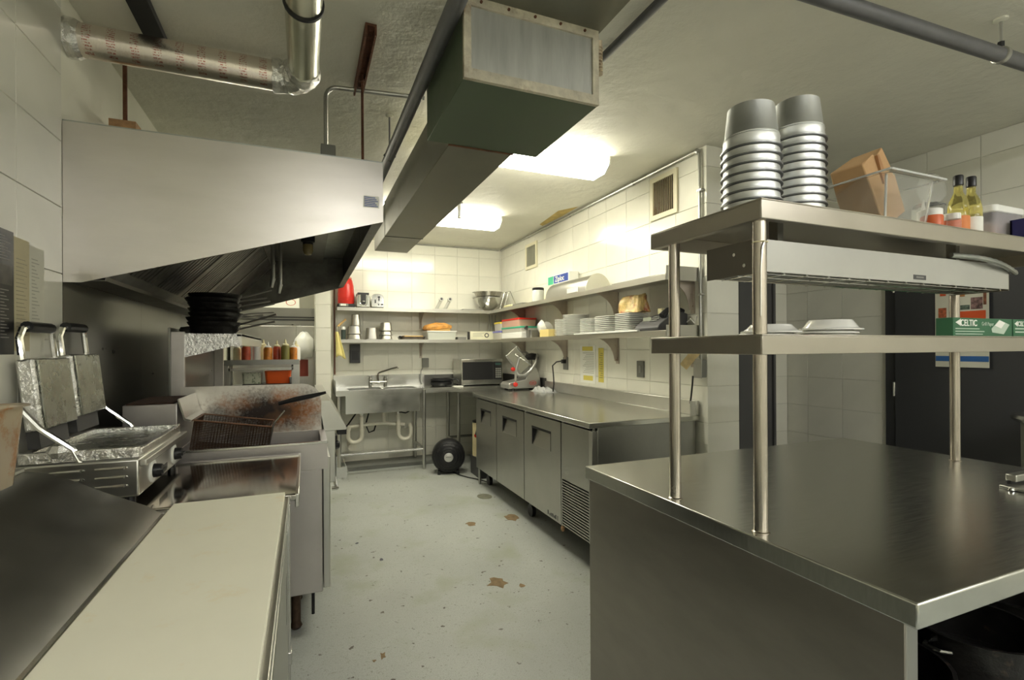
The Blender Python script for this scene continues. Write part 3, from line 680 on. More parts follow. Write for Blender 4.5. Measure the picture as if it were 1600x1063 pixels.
MB().tube([(bx0, by0, bz1), (bx1, by0, bz1), (bx1, by1, bz1), (bx0, by1, bz1), (bx0, by0, bz1)], .004, 8).xf(tilt).build('basket_rim', BR, fb)
MB().tube([(bx1, by0 + .10, bz0 + .03), (bx1 + .005, by0 + .10, bz1), (-.125, by0 + .11, 1.115)], .004, 6).xf(tilt).build('handle_wire', M_SSB, fb)
MB().tube([(bx1, by1 - .10, bz0 + .03), (bx1 + .005, by1 - .10, bz1), (-.125, by0 + .13, 1.115)], .004, 6).xf(tilt).build('handle_wire', M_SSB, fb)
MB().tube([(-.13, 2.86, 1.12), (-.05, 2.85, 1.140), (.03, 2.84, 1.155), (.10, 2.83, 1.172)], [.010, .013, .012, .007], 8).build('handle_grip', M_BLACK, fb)

# ---- range with raised shelf
RY0, RY1 = 3.115, 4.55
rg = thing('range', 'stainless cooking range beyond the fryer with raised back shelf', 'range', (-.3, 3.8, 0))
bx('body', M_SSD, rg, XL + .05, .10, RY0, RY1, .16, .90, .004)
MB().prism([(.07, 1.10), (.13, 1.10), (.222, .940), (.222, .925), (.10, .925)], 'y', RY0, RY1).build('front_rail', M_SS, rg)
bx('rail_end_cap', M_BLACK, rg, .175, .224, RY0 + .01, RY1 - .01, .895, .925)
bx('control_panel', M_SS, rg, .10, .160, RY0, RY1, .62, .925, .003)
for y in (3.22, 3.50, 3.78, 4.06, 4.34):
    MB().lathe([(.030, 0), (.026, .022), (.020, .030), (0, .030)], n=16).xf(Matrix.Translation((.160, y, .82)) @ Matrix.Rotation(R(90), 4, 'Y')).build('knob', M_BLACK, rg)
bx('oven_door', M_SS, rg, .10, .125, RY0 + .02, RY1 - .02, .20, .61, .004)
MB().tube([(.14, RY0 + .05, .57), (.17, RY0 + .05, .57), (.17, RY1 - .05, .57), (.14, RY1 - .05, .57)], .012, 8).build('oven_handle', M_CHROME, rg)
for x in (XL + .12, .03):
    for y in (RY0 + .08, RY1 - .08):
        MB().cyl((x, y, 0), (x, y, .16), .022, n=10).build('leg', M_SSD, rg)
bx('cooktop', M_IRON, rg, XL + .14, .08, RY0 + .01, RY1 - .01, .90, .945)
for k in range(4):
    y = RY0 + .12 + k * .36
    for x in (-.40, -.10):
        b = MB()
        for q in range(4):
            a = R(q * 45); b.box(-.13, .13, -.006, .006, 0, .014).xf(Matrix.Translation((x, y + .06, .945)) @ Matrix.Rotation(a, 4, 'Z'), len(b.v) - 8)
        b.build('burner_grate', M_IRON, rg)
UP = mat('scuffed_upright', (.60, .57, .55), .42, .8, var=(9, .06), dirt=(30, (.25, .15, .10), .66, .74))
bx('back_upright', UP, rg, -.66, -.598, RY0 + .02, RY0 + .05, .90, 1.50, .003)
bx('back_upright', UP, rg, -.66, -.598, RY1 - .05, RY1 - .02, .90, 1.50, .003)
bx('back_riser', M_SSP, rg, -.672, -.660, RY0 + .02, RY1 - .02, .90, 1.52, .002)
bx('shelf_deck', M_SS, rg, -.66, -.33, RY0 + .05, RY1 - .02, 1.475, 1.49, .002)
MB().prism([(-.598, 1.49), (-.355, 1.49), (-.335, 1.425), (-.36, 1.425), (-.598, 1.362)], 'y', RY0 + .028, RY0 + .045).build('foil_shelf_end', M_FOIL, rg)
MB().prism([(-.36, 1.49), (-.33, 1.49), (-.33, 1.425), (-.36, 1.425)], 'y', RY0 + .05, RY1 - .02).build('shelf_lip', M_SS, rg)
# grease scoop hanging from the range front
gs = thing('grease_cup', 'small steel cup hanging on the range front', 'cup', (.2, 3.16, .60))
MB().prism([(.163, .765), (.166, .765), (.166, .64), (.205, .62), (.235, .665), (.215, .72), (.212, .72), (.230, .668), (.204, .628), (.170, .645), (.170, .765)], 'y', 3.13, 3.26).build('cup', M_SSB, gs)
bx('cup_end', M_SSB, gs, .168, .225, 3.128, 3.131, .635, .70)
# stack of black pans on the raised shelf, each one its own thing
rr = random.Random(3)
pz = 1.491
for k in range(8):
    r = .142 - .002 * (k % 3); cx, cy = -.495 + rr.uniform(-.012, .012), 3.39 + rr.uniform(-.012, .012)
    names = ['lowest', 'second from the bottom', 'third from the bottom', 'fourth from the bottom', 'fourth from the top', 'third from the top', 'second from the top', 'topmost']
    t = thing('frying_pan', 'black frying pan, %s in the stack on the range shelf' % names[k], 'pan', (cx, cy, pz), 'stacked frying pans', local=True, rz=R(rr.uniform(-4, 42)))
    MB().lathe([(0, 0), (r * .78, 0), (r * .95, .030), (r, .044), (r - .004, .044), (r * .92, .031), (r * .76, .004), (0, .004)], n=28).build('pan_body', M_IRON, t)
    MB().tube([(r * .95, 0, .034), (r + .04, 0, .048), (r + .19, 0, .075 + rr.uniform(-.02, .03))], [.006, .006, .0075], 6).build('handle', mat('pan_handle', (.32, .31, .28), .35, .9), t)
    pz += .0275
tag(MB().lathe([(0, 0), (.022, .004), (.03, .02), (.022, .036), (0, .04)], (-.615, 3.245, 1.491), 12).build('pan_lid_knob', M_IRON), 'small black lump beside the pan stack', 'knob')

# ---- steel rack with squeeze bottles beyond the range
rk = thing('bottle_rack', 'low steel rack holding squeeze bottles beyond the range', 'rack', (-.32, 4.98, 0))
bx('table_top', M_SS, rk, -.74, .08, 4.62, 5.35, .90, .93, .003)
for x in (-.70, .04):
    for y in (4.66, 5.31):
        MB().cyl((x, y, 0), (x, y, .90), .018, n=10).build('leg', M_SSD, rk)
for x in (-.625, -.075):
    bx('upright', M_SS, rk, x - .025, x + .025, 4.80, 4.83, .93, 1.30, .002)
    bx('upright', M_SS, rk, x - .025, x + .025, 5.08, 5.11, .93, 1.30, .002)
bx('top_shelf', M_SSD, rk, -.66, -.05, 4.78, 5.13, 1.285, 1.30, .002)
bx('rim_bar', M_SSD, rk, -.66, -.05, 4.772, 4.78, 1.27, 1.315)
bx('lower_shelf', M_SSD, rk, -.60, -.10, 4.80, 5.11, 1.078, 1.09, .002)
bx('rim_bar', M_SSB, rk, -.60, -.10, 4.79, 4.80, 1.222, 1.246)
for x in (-.60, -.10): bx('lower_post', M_SS, rk, x - .012, x + .012, 4.79, 4.81, .93, 1.25)
def squeeze(x, y, z, r, h, body, label, nozzle=M_SAUCEY):
    t = thing('squeeze_bottle', label, 'bottle', (x, y, z), 'squeeze bottles on the rack', local=True)
    MB().lathe([(0, 0), (r, 0), (r, h * .62), (r * .8, h * .70), (r * .55, h * .72)], n=16).build('bottle_body', body, t)
    MB().lathe([(r * .75, h * .70), (r * .75, h * .76), (r * .35, h * .80), (r * .12, h), (0, h)], n=14).build('nozzle_cap', nozzle, t)
for i, (x, y, m, l) in enumerate((
        (-.55, 4.93, M_SAUCEY, 'cream squeeze bottle, leftmost on the rack'), (-.475, 4.88, M_SAUCER, 'red-brown squeeze bottle, second from left on the rack'),
        (-.395, 4.90, M_WHITE, 'white squeeze bottle on the rack'), (-.305, 4.88, M_SAUCE, 'orange squeeze bottle in the middle of the rack'),
        (-.235, 4.92, M_SAUCER, 'dark red squeeze bottle right of the orange one'), (-.165, 4.88, M_SAUCEG, 'olive green squeeze bottle on the rack'),
        (-.10, 4.90, M_SAUCE, 'rust orange squeeze bottle at the right end of the rack'), (-.08, 5.02, M_WHITE, 'pale squeeze bottle half hidden at the rack corner'),
        (-.35, 5.03, M_SAUCEY, 'pale yellow squeeze bottle in the back row of the rack'))):
    squeeze(x, y, 1.301, .032 + .004 * (i % 2), .17 + .012 * (i % 3), m, l, M_SAUCEY if i % 3 else M_WHITE)
ot = tag(MB().rbox(-.32, -.13, 4.84, 5.02, .99, 1.10, .03, .012, .012).build('orange_tub', M_ORANGE), 'bright orange plastic tub under the bottle rack', 'tub')
tag(bx('baking_tray', M_BLACK, None, -.50, -.12, 4.81, 5.06, 1.0905, 1.104, .004), 'black tray under the orange tub', 'tray')
tag(MB().rbox(-.13, -.09, 4.83, 4.9, 1.105, 1.16, .012, .004, .004).build('white_cup', M_WHITE), 'white cup right of the orange tub', 'cup')
tag(MB().rbox(-.50, -.36, 4.86, 4.98, 1.1045, 1.20, .02, .006, .006).build('condiment_tub', mat('speckled_tub', (.62, .64, .50), .4, dirt=(40, (.05, .12, .04), .55, .62))), 'pale speckled tub left of the orange tub', 'tub')
ot.location.z = 1.1045

# ---- reach-in refrigerator in the alcove, with things on and beside it
ri = thing('reach_in_refrigerator', 'tall stainless reach-in refrigerator in the alcove behind the cooking line', 'refrigerator', (-.2, 6.8, 0))
bx('cabinet', M_SSD, ri, -.80, .39, 6.56, 7.30, .14, 1.90, .004)
for x0, x1 in ((-.795, -.105), (-.10, .385)):
    d = bx('door', M_SS, ri, x0, x1, 6.52, 6.56, .20, 1.685, .004)
    bx('handle', M_DGREY, d, x1 - .05, x1 - .03, 6.505, 6.52, .9, 1.3)
bx('header', M_SSD, ri, -.80, .39, 6.535, 6.56, 1.70, 1.90)
for z in (1.75, 1.78): bx('header_strip', M_BLACKM, ri, -.80, .39, 6.528, 6.536, z, z + .016)
for x in (-.14, -.06): MB().cyl((x, 6.515, 1.70), (x, 6.535, 1.70), .008, n=8).build('hinge', M_CHROME, ri)
for x in (-.72, .30):
    for y in (6.65, 7.2): MB().cyl((x, y, 0), (x, y, .14), .025, n=10).build('leg', M_BLACKM, ri)
ct = thing('carton', 'white cardboard carton with a red oval print on the tall refrigerator', 'box', (-.30, 6.7, 1.901))
bx('box', M_PAPER, ct, -.60, -.065, 6.57, 6.92, 1.901, 2.10, .002)
MB().lathe([(.055, 0), (.055, .001), (.047, .001), (.047, 0), (.055, 0)], n=20).xf(Matrix.Translation((-.16, 6.57, 1.97)) @ Matrix.Rotation(R(90), 4, 'X') @ Matrix.Diagonal((1, .7, 1, 1))).build('oval_print', mat('faded_red', (.55, .12, .08), .6), ct)
b = MB(); b.lathe([(0, 0), (.09, .01), (.12, .10), (.10, .22), (.04, .30), (0, .32)], n=14, c=(-.02, 6.385, 1.30)); rr = random.Random(5)
b.v = [(x + rr.uniform(-.012, .012), y + rr.uniform(-.012, .012), z + rr.uniform(-.012, .012)) for x, y, z in b.v]
tag(b.build('plastic_bag', mat('milky_bag', (.86, .87, .85), .3, bump=(14, .5)), sharp=180), 'white plastic bag hanging on the tall refrigerator door', 'bag')
sc_ = tag(bx('tape_dispenser', mat('red_grey', (.35, .07, .05), .5), None, -.07, .03, 6.485, 6.519, 1.08, 1.28, .004), 'small red holder on the refrigerator door below the bag', 'holder')
# ================================================================ sink corner
SZ = .94
sk = thing('sink_table', 'stainless two-basin sink table along the back wall turning the corner', 'sink', (1.2, 6.0, 0))
b = MB()
SX0, SX1, SY0 = .305, 2.46, 5.777
# top sheet with two basin openings
by0_, by1_ = 5.87, 6.20
for a in ((SX0, 1.63, SY0, by0_), (SX0, 1.63, by1_, YB - .004), (SX0, .45, by0_, by1_), (.82, .85, by0_, by1_), (1.22, 1.63, by0_, by1_), (1.63, SX1, 4.965, YB - .004)):
    b.box(a[0], a[1], a[2], a[3], SZ - .012, SZ)
b.build('table_top', M_SSX, sk)
MB().box(SX0, 1.63, SY0 - .004, SY0, SZ - .055, SZ + .004).box(1.626, 1.63, 4.965, SY0, SZ - .055, SZ + .004).build('front_rim', M_SSB, sk)
bx('side_splash', M_SS, sk, SX0 - .004, SX0, SY0, YB - .004, SZ - .05, 1.05)
MB().box(SX0, 1.40, YB - .020, YB - .004, SZ, 1.084).build('backsplash', M_SSB, sk)
MB().box(1.40, SX1, YB - .020, YB - .004, SZ, 1.07).box(SX1 - .010, SX1 + .004, 4.965, YB - .02, SZ, 1.07).build('backsplash', mat('splash_dark', (.16, .16, .15), .4, .8), sk)
for x0, x1 in ((.45, .82), (.85, 1.22)):
    q = MB()
    q.box(x0 - .003, x0, by0_, by1_, .69, SZ - .012).box(x1, x1 + .003, by0_, by1_, .69, SZ - .012).box(x0, x1, by0_ - .003, by0_, .69, SZ - .012).box(x0, x1, by1_, by1_ + .003, .69, SZ - .012).box(x0, x1, by0_, by1_, .688, .692)
    q.build('basin', M_SS, sk)
bx('basin_apron', M_SSB, sk, .41, 1.238, 5.845, 5.850, .675, SZ - .05)
for x, y in ((.34, SY0 + .02), (1.275, SY0 + .0), (.36, 6.28), (1.27, 6.28), (1.70, 5.80), (1.70, 6.28), (2.40, 5.02), (2.40, 6.28)):
    MB().lathe([(.012, 0), (.017, .01), (.017, .03), (.0205, .032), (.0205, SZ - .012)], (x, y, 0), 12).build('leg', M_SS, sk)
MB().tube([(.34, SY0 + .02, .235), (1.275, SY0, .235)], .016, 10).build('cross_rail', M_SSB, sk)
MB().tube([(1.275, SY0, .235), (1.27, 6.28, .235)], .016, 10).build('cross_rail', M_SS, sk)
MB().tube([(1.70, 5.80, .26), (1.70, 6.28, .26)], .016, 10).build('cross_rail', M_SS, sk)
MB().tube([(1.70, 6.28, .26), (2.40, 6.28, .26)], .016, 10).build('cross_rail', M_SSD, sk)
# faucet
fc = thing('faucet', 'chrome two-handle faucet with long swing spout over the sink', 'faucet', (.82, 6.27, SZ))
MB().tube([(.72, 6.27, 1.00), (.92, 6.27, 1.00)], .017, 10).build('mixer_body', M_CHROME, fc)
for x in (.73, .91):
    MB().cyl((x, 6.27, SZ), (x, 6.27, 1.03), .014, n=12).build('shank', M_CHROME, fc)
    MB().lathe([(.022, 0), (.022, .012), (.012, .016), (.012, .035), (0, .036)], (x, 6.27, 1.03), 12).build('valve', M_CHROME, fc)
    MB().box(-.032, .032, -.006, .006, 0, .008).box(-.006, .006, -.032, .032, 0, .008).xf(Matrix.Translation((x, 6.27, 1.066))).build('cross_handle', M_CHROME, fc)
MB().tube([(.82, 6.27, 1.0), (.82, 6.27, 1.10), (.835, 6.25, 1.115), (.96, 6.12, 1.165), (1.02, 6.06, 1.185), (1.028, 6.052, 1.17)], .010, 10).build('spout', mat('dull_chrome', (.35, .34, .30), .3, 1), fc)
# drain plumbing
dp = thing('drain_pipes', 'white plastic drain pipes with two traps under the sink', 'plumbing', (.8, 6.0, .3))
for x, sgn in ((.60, -1), (1.02, 1)):
    MB().lathe([(.045, 0), (.045, -.012), (.024, -.05), (.020, -.06)], (x, 6.02, .688), 16).build('strainer', M_SSB, dp)
    MB().cyl((x, 6.02, .63), (x, 6.02, .42), .021, n=14).build('tailpiece', M_PVC, dp)
    r = .075
    MB().tube([(x, 6.02, .44)] + [(x + sgn * (r - r * math.cos(R(a))), 6.02, .40 - r * math.sin(R(a)) * 1.0) for a in range(0, 181, 15)] + [(x + sgn * 2 * r, 6.02, .46), (x + sgn * (2 * r - .01), 6.05, .49)], .023, 14).build('trap', M_PVC, dp)
    for z in (.58, .45):
        MB().cyl((x, 6.02, z), (x, 6.02, z + .03), .029, n=12).build('slip_nut', M_PVC, dp)
MB().tube([(.45, 6.06, .50), (.62, 6.07, .515), (.86, 6.08, .525), (1.10, 6.06, .49)], .022, 12).build('cross_pipe', M_PVC, dp)
MB().cyl((.86, 6.08, .525), (.86, 6.08, .68), .020, n=12).build('riser', M_PVC, dp)
for z in (.60, .645): MB().cyl((.86, 6.08, z), (.86, 6.08, z + .025), .028, n=12).build('slip_nut', M_PVC, dp)
MB().cyl((.50, 6.08, .26), (.50, YB, .26), .045, n=16).build('wall_stub', M_PVC, dp)
for pts in ([(.55, 6.1, .66), (.46, 6.15, .52), (.38, 6.2, .42), (.37, 6.22, .36)], [(.70, 6.15, .67), (.66, 6.18, .50), (.70, 6.2, .40), (.76, 6.2, .42), (.78, 6.18, .50)],
            [(1.0, 6.0, .66), (1.1, 5.98, .64), (1.14, 5.97, .66)]):
    MB().tube(pts, .009, 6).build('supply_hose', M_BLACKM, dp)
# raised curb under the sink
tag(bx('floor_curb', mat('curb_paint', (.16, .165, .15), .5, var=(8, .15)), None, .33, 1.62, 6.0, YB - .001, 0, .045, .004), 'low dark grey concrete curb under the sink', 'curb')
# wall-mounted bits above the sink
pn = thing('towel_dispenser', 'black dispenser mounted on the back wall over the sink', 'dispenser', (.55, YB, 1.23))
bx('case', M_DGREY, pn, .493, .611, YB - .07, YB, 1.235, 1.463, .005)
bx('window', M_BLACK, pn, .51, .594, YB - .073, YB - .07, 1.27, 1.38)
ob = thing('outlet_box', 'grey outlet box with cord on the back wall', 'outlet', (1.415, YB, 1.17))
bx('case', M_MGREY, ob, 1.375, 1.455, YB - .05, YB, 1.165, 1.285, .005)
MB().tube([(1.38, YB - .06, 1.18), (1.35, YB - .06, 1.12), (1.345, YB - .05, 1.0), (1.36, YB - .06, SZ + .01)], .006, 6).build('cord', M_MGREY, ob)
tr = thing('corner_pipe', 'cream and brown vertical pipes at the left end of the back wall', 'pipe', (.31, YB - .03, 0))
MB().cyl((.288, YB - .05, .0), (.288, YB - .05, CEIL), .011, n=10).build('cream_pipe', M_PAINT, tr)
MB().cyl((.322, YB - .03, 1.10), (.322, YB - .03, CEIL), .009, n=10).build('brown_pipe', mat('brown_pipe', (.16, .07, .04), .5), tr)
# floor fan
fn = thing('floor_fan', 'round black drum fan with silver hub badge on the floor', 'fan', (1.49, 5.50, 0), local=True, rz=R(-14))
FR = .185
MB().lathe([(.150, -.09), (.176, -.075), (FR, -.05), (FR, .06), (.176, .08), (.150, .09), (.150, .08), (.168, .06), (.168, -.06), (.150, -.08)], n=36).xf(Matrix.Translation((0, 0, FR + .012)) @ Matrix.Rotation(R(90), 4, 'X')).build('drum', M_BLACK, fn)
MB().lathe([(.160, .085), (.150, .093), (.115, .112), (.075, .124), (.05, .128), (0, .129)], n=36).xf(Matrix.Translation((0, 0, FR + .012)) @ Matrix.Rotation(R(90), 4, 'X')).build('front_cover', mat('quilted_black', (.014, .014, .016), .38, bump=(30, .6)), fn)
for r, d in ((.09, .121), (.12, .111), (.15, .094)):
    MB().tube([(r * math.cos(R(a)), -d, FR + .012 + r * math.sin(R(a))) for a in range(0, 361, 12)], .003, 5, caps=False).build('cover_ring', M_BLACK, fn)
hb = MB().lathe([(0, .137), (.036, .136), (.050, .131), (.050, .12), (0, .12)], n=24).xf(Matrix.Translation((0, 0, FR + .012)) @ Matrix.Rotation(R(90), 4, 'X')).build('hub_badge', mat('badge', (.62, .62, .60), .4, .6), fn)
for k in range(4): bx('badge_mark', M_DGREY, hb, -.026 + k * .014, -.018 + k * .014, -.1385, -.136, FR + .014, FR + .022)
for x_ in (-.12, .09): MB().box(x_, x_ + .03, -.10, .10, 0, .04).build('foot', M_BLACK, fn)
tag(MB().tube([(1.43, 5.62, .02), (1.47, 5.70, .008), (1.52, 5.55, .007), (1.56, 5.33, .007), (1.62, 5.18, .007), (1.70, 5.05, .007), (1.76, 4.9, .007)], .0065, 6).build('power_cord', M_BLACK), 'black power cord on the floor from the fan to the refrigerator', 'cord')
# cream canister under the corner
cn = thing('canister', 'cream metal canister with black lid and red valve under the corner table', 'canister', (1.80, 5.30, 0))
bx('low_stand', M_DGREY, cn, 1.72, 1.98, 5.08, 5.40, .0, .21, .004)
MB().lathe([(0, 0), (.085, 0), (.085, .36), (.080, .37), (0, .37)], (1.80, 5.30, .21), 24).build('can', mat('cream_can', (.55, .47, .28), .4, var=(4, .2)), cn)
MB().lathe([(0, 0), (.086, 0), (.086, .018), (.05, .03), (0, .03)], (1.80, 5.30, .58), 24).build('lid', M_BLACK, cn)
MB().tube([(1.74, 5.22, .52), (1.71, 5.18, .47), (1.74, 5.12, .42), (1.80, 5.07, .36)], .008, 8).build('hose', M_BLACK, cn)
MB().lathe([(.022, 0), (.022, .01), (0, .012)], n=12).xf(Matrix.Translation((1.72, 5.20, .45)) @ Matrix.Rotation(R(90), 4, 'X')).build('valve_wheel', M_RED, cn)
MB().lathe([(.03, 0), (.03, .012), (0, .014)], n=12).xf(Matrix.Translation((1.76, 5.22, .52)) @ Matrix.Rotation(R(90), 4, 'X')).build('gauge', M_CHROME, cn)
# microwave
mw = thing('microwave', 'stainless microwave oven with black door in the corner', 'microwave', (2.0, 6.05, SZ))
mx0, mx1, my0 = 1.765, 2.305, 5.88
bx('body', M_SS, mw, mx0, mx1, my0 + .02, 6.26, SZ + .015, SZ + .33, .004)
bx('front_frame', M_SSB, mw, mx0, mx1, my0, my0 + .02, SZ + .015, SZ + .33, .003)
bx('door_window', M_BLACK, mw, mx0 + .012, mx1 - .13, my0 - .004, my0, SZ + .075, SZ + .295)
bx('control_panel', M_BLACK, mw, mx1 - .125, mx1 - .012, my0 - .004, my0, SZ + .075, SZ + .295)
for r_ in range(5):
    for c_ in range(3):
        bx('button', M_MGREY, mw, mx1 - .098 + c_ * .026, mx1 - .078 + c_ * .026, my0 - .0055, my0 - .004, SZ + .095 + r_ * .026, SZ + .113 + r_ * .026)
bx('display', mat('lcd', (.05, .10, .09), .2), mw, mx1 - .10, mx1 - .03, my0 - .005, my0 - .004, SZ + .255, SZ + .280)
for x in (mx0 + .04, mx1 - .04):
    for y in (my0 + .05, 6.2): MB().cyl((x, y, SZ), (x, y, SZ + .015), .012, n=8).build('foot', M_BLACK, mw)
# black waffle iron on the drainboard
wi = thing('waffle_iron', 'round black waffle iron on the drainboard beside the sink', 'waffle iron', (1.56, 6.08, SZ))
MB().lathe([(0, .012), (.125, .012), (.135, .03), (.135, .05), (.12, .058), (0, .058)], (1.56, 6.08, SZ), 28).build('base', M_BLACK, wi)
MB().lathe([(.12, 0), (.135, .006), (.135, .025), (.11, .045), (0, .05)], (1.56, 6.08, SZ + .06), 28).build('lid', M_BLACK, wi)
MB().tube([(1.67, 6.02, SZ + .08), (1.73, 5.98, SZ + .085), (1.75, 5.97, SZ + .06)], .012, 8).build('handle', M_BLACK, wi)
for a in (40, 160, 280): MB().cyl((1.56 + .1 * math.cos(R(a)), 6.08 + .1 * math.sin(R(a)), SZ), (1.56 + .1 * math.cos(R(a)), 6.08 + .1 * math.sin(R(a)), SZ + .014), .012, n=8).build('foot', M_DGREY, wi)
tag(bx('sheet_pan', M_WHITE, None, 1.64, 1.76, 5.80, 5.87, SZ + .0005, SZ + .012, .002), 'small white tray on the sink table before the microwave', 'tray')
# meat slicer
sl = thing('meat_slicer', 'chrome and red countertop meat slicer beside the microwave', 'slicer', (2.245, 5.14, SZ), local=True, rz=R(0))
SLM = mat('slicer_casting', (.44, .44, .42), .32, .85)
MB().prism([(-.21, .02), (.19, .02), (.17, .16), (.13, .25), (.06, .25), (.0, .12), (-.19, .085), (-.21, .06)], 'y', -.11, .13).build('base', SLM, sl, .006)
for x in (-.15, .15):
    for y in (-.1, .1): MB().cyl((x, y, 0), (x, y, .022), .02, n=10).build('foot', M_BLACK, sl)
MB().lathe([(0, -.012), (.125, -.010), (.135, 0), (.125, .010), (0, .014)], n=36).xf(Matrix.Translation((.02, .03, .285)) @ Matrix.Rotation(R(90), 4, 'X') @ Matrix.Rotation(R(18), 4, 'Y')).build('blade', M_CHROME, sl)
MB().lathe([(.137, -.02), (.15, -.02), (.15, .02), (.137, .02)], n=36).xf(Matrix.Translation((.02, .045, .285)) @ Matrix.Rotation(R(90), 4, 'X') @ Matrix.Rotation(R(18), 4, 'Y')).build('blade_guard', SLM, sl)
MB().box(-.075, .075, -.008, .008, -.13, .13).xf(Matrix.Translation((-.085, -.09, .33)) @ Matrix.Rotation(R(-40), 4, 'Y')).build('carriage', mat('carriage_alloy', (.50, .50, .44), .35, .8), sl, .003)
for s_ in (-.075, .075): MB().box(-.008, .008, -.02, .012, -.135, .135).xf(Matrix.Translation((-.085, -.09, .33)) @ Matrix.Rotation(R(-40), 4, 'Y') @ Matrix.Translation((s_, 0, 0))).build('carriage_rail', SLM, sl, .003)
MB().tube([(-.10, -.12, .165), (-.02, -.125, .165), (.06, -.12, .215), (.13, -.10, .30), (.165, -.06, .40)], [.010, .016, .018, .016, .010], 10).build('guard_arm', SLM, sl)
MB().tube([(-.13, -.115, .05), (-.125, -.12, .20), (-.08, -.115, .36)], .013, 8).build('pivot_arm', SLM, sl)
MB().tube([(-.12, -.09, .40), (-.02, -.10, .34), (.08, -.09, .27)], .012, 8).build('slide_rod', M_CHROME, sl)
for p, r in (((-.17, -.13, .235), .024), ((-.15, -.15, .07), .026)):
    MB().lathe([(0, 0), (r * .8, .004), (r, .02), (r * .8, .04), (0, .046)], n=16).xf(Matrix.Translation(p) @ Matrix.Rotation(R(90), 4, 'X')).build('red_knob', M_RED, sl)
MB().tube([(-.17, -.12, .235), (-.13, -.10, .20)], .008, 6).build('knob_stem', M_CHROME, sl)
MB().lathe([(0, 0), (.07, 0), (.075, .03), (.05, .07), (0, .08)], n=18).xf(Matrix.Translation((.15, .05, .33))).build('motor_cover', M_BLACK, sl)
for k in range(3): bx('logo_mark', M_RED, sl, .058 + k * .013, .066 + k * .013, -.1315, -.1305, .070, .086)
MB().lathe([(.030, 0), (.030, .001), (.025, .001), (.025, 0), (.030, 0)], n=20).xf(Matrix.Translation((.075, -.1305, .078)) @ Matrix.Rotation(R(90), 4, 'X') @ Matrix.Diagonal((1.35, .8, 1, 1))).build('logo_oval', M_RED, sl)

# ================================================================ worktop refrigerator along the right wall
wf = thing('worktop_refrigerator', 'long stainless three-door worktop refrigerator along the right wall', 'refrigerator', (2.03, 3.79, 0))
WY0, WY1, WX0 = 2.64, 4.945, 1.60
b = MB(); b.box(WX0, XR - .006, WY0, WY1, .905, SZ); b.build('worktop', M_SSX, wf, .004)
bx('backsplash', M_SS, wf, XR - .035, XR - .006, WY0, WY1, SZ, 1.04, .004)
bx('splash_end', M_SS, wf, XR - .085, XR - .035, WY0, WY0 + .004, SZ, 1.04)
bx('gap_shade', M_BLACKGAP, wf, 1.655, 1.66, WY0 + .02, WY1 - .005, .88, .905)  # black strip paints the shade in the gap under the worktop
bx('cabinet', M_SSD, wf, 1.672, XR - .02, WY0 + .02, WY1 - .005, .175, .905, .003)
bx('end_post', M_SS, wf, 1.632, 1.672, WY0 + .02, WY0 + .06, .175, .885, .002)
FD = mat('fridge_door', (.44, .435, .405), .33, 1, var=(5, .05), rvar=.03)
doors = ((4.335, 4.925), (3.705, 4.325), (3.072, 3.695))
for y0, y1 in doors:
    # door leaf with a recessed pull near its near-hand side
    hy0, hy1, hz0, hz1 = y0 + .15, y1 - .15, .655, .795
    q = MB(); q.box(1.632, 1.672, y0, hy0, .175, .885).box(1.632, 1.672, hy1, y1, .175, .885).box(1.632, 1.672, hy0, hy1, hz1, .885).box(1.632, 1.672, hy0, hy1, .175, hz0)
    d = q.build('door', FD, wf)
    MB().prism([(1.634, hz0), (1.668, hz1 - .004), (1.668, hz1), (1.672, hz1), (1.672, hz0)], 'y', hy0, hy1).build('handle_recess', mat('recess_steel', (.42, .415, .385), .4, 1), d)
    MB().prism([(1.631, hz1 + .004), (1.631, hz1 - .014), (1.668, hz1 - .004), (1.668, hz1 + .004)], 'y', hy0 - .004, hy1 + .004).build('pull_lip', M_BLACKM, d)
    MB().prism([(1.6315, hz0), (1.668, hz1), (1.6315, hz1)], 'y', hy1 - .008, hy1 + .001).build('pull_cheek', M_BLACKM, d)
    MB().prism([(1.6315, hz0), (1.650, hz1), (1.6315, hz1)], 'y', hy0 - .002, hy0 + .006).build('pull_cheek', M_BLACKM, d)
for y in (4.33, 3.70, 3.066, 2.668):
    MB().cyl((1.650, y, .885), (1.650, y, .903), .010, n=8).build('hinge_pin', M_SSB, wf)
# condenser grille at the near end
bx('grille_panel', FD, wf, 1.632, 1.672, 2.70, 3.062, .500, .885, .002)
bx('grille_backing', M_BLACKM, wf, 1.650, 1.672, 2.70, 3.062, .175, .500)
for k in range(17):
    z = .180 + k * .0188
    bx('grille_slat', FD, wf, 1.634, 1.642, 2.70, 3.062, z, z + .0080)
bx('grille_frame', FD, wf, 1.632, 1.650, 3.050, 3.064, .175, .50)
for k in range(15):
    y = 2.715 + k * .0232; bx('grille_bar', M_DGREY, wf, 1.6425, 1.646, y, y + .006, .175, .50)
for k, (w_, h_) in enumerate(((.016, .030), (.010, .014), (.014, .022), (.014, .026), (.012, .018), (.016, .028), (.006, .030))): bx('maker_mark', M_DGREY, wf, 1.6308, 1.632, 3.262 - k * .024, 3.262 - k * .024 + w_, .190, .190 + h_)
for x in (1.74, 2.36):
    for y in (WY0 + .12, 3.79, WY1 - .12):
        c = MB().box(x - .012, x + .012, y - .02, y + .02, .09, .175).build('caster_bracket', M_SSD, wf)
        MB().cyl((x - .016, y, .05), (x + .016, y, .05), .05, n=16).build('caster_wheel', M_BLACK, c)
MB().lathe([(.008, 0), (.014, .012), (.014, .03), (.010, .035), (.010, .06)], (1.648, 3.075, .128), 10).build('lower_hinge', M_RUSTL, wf)
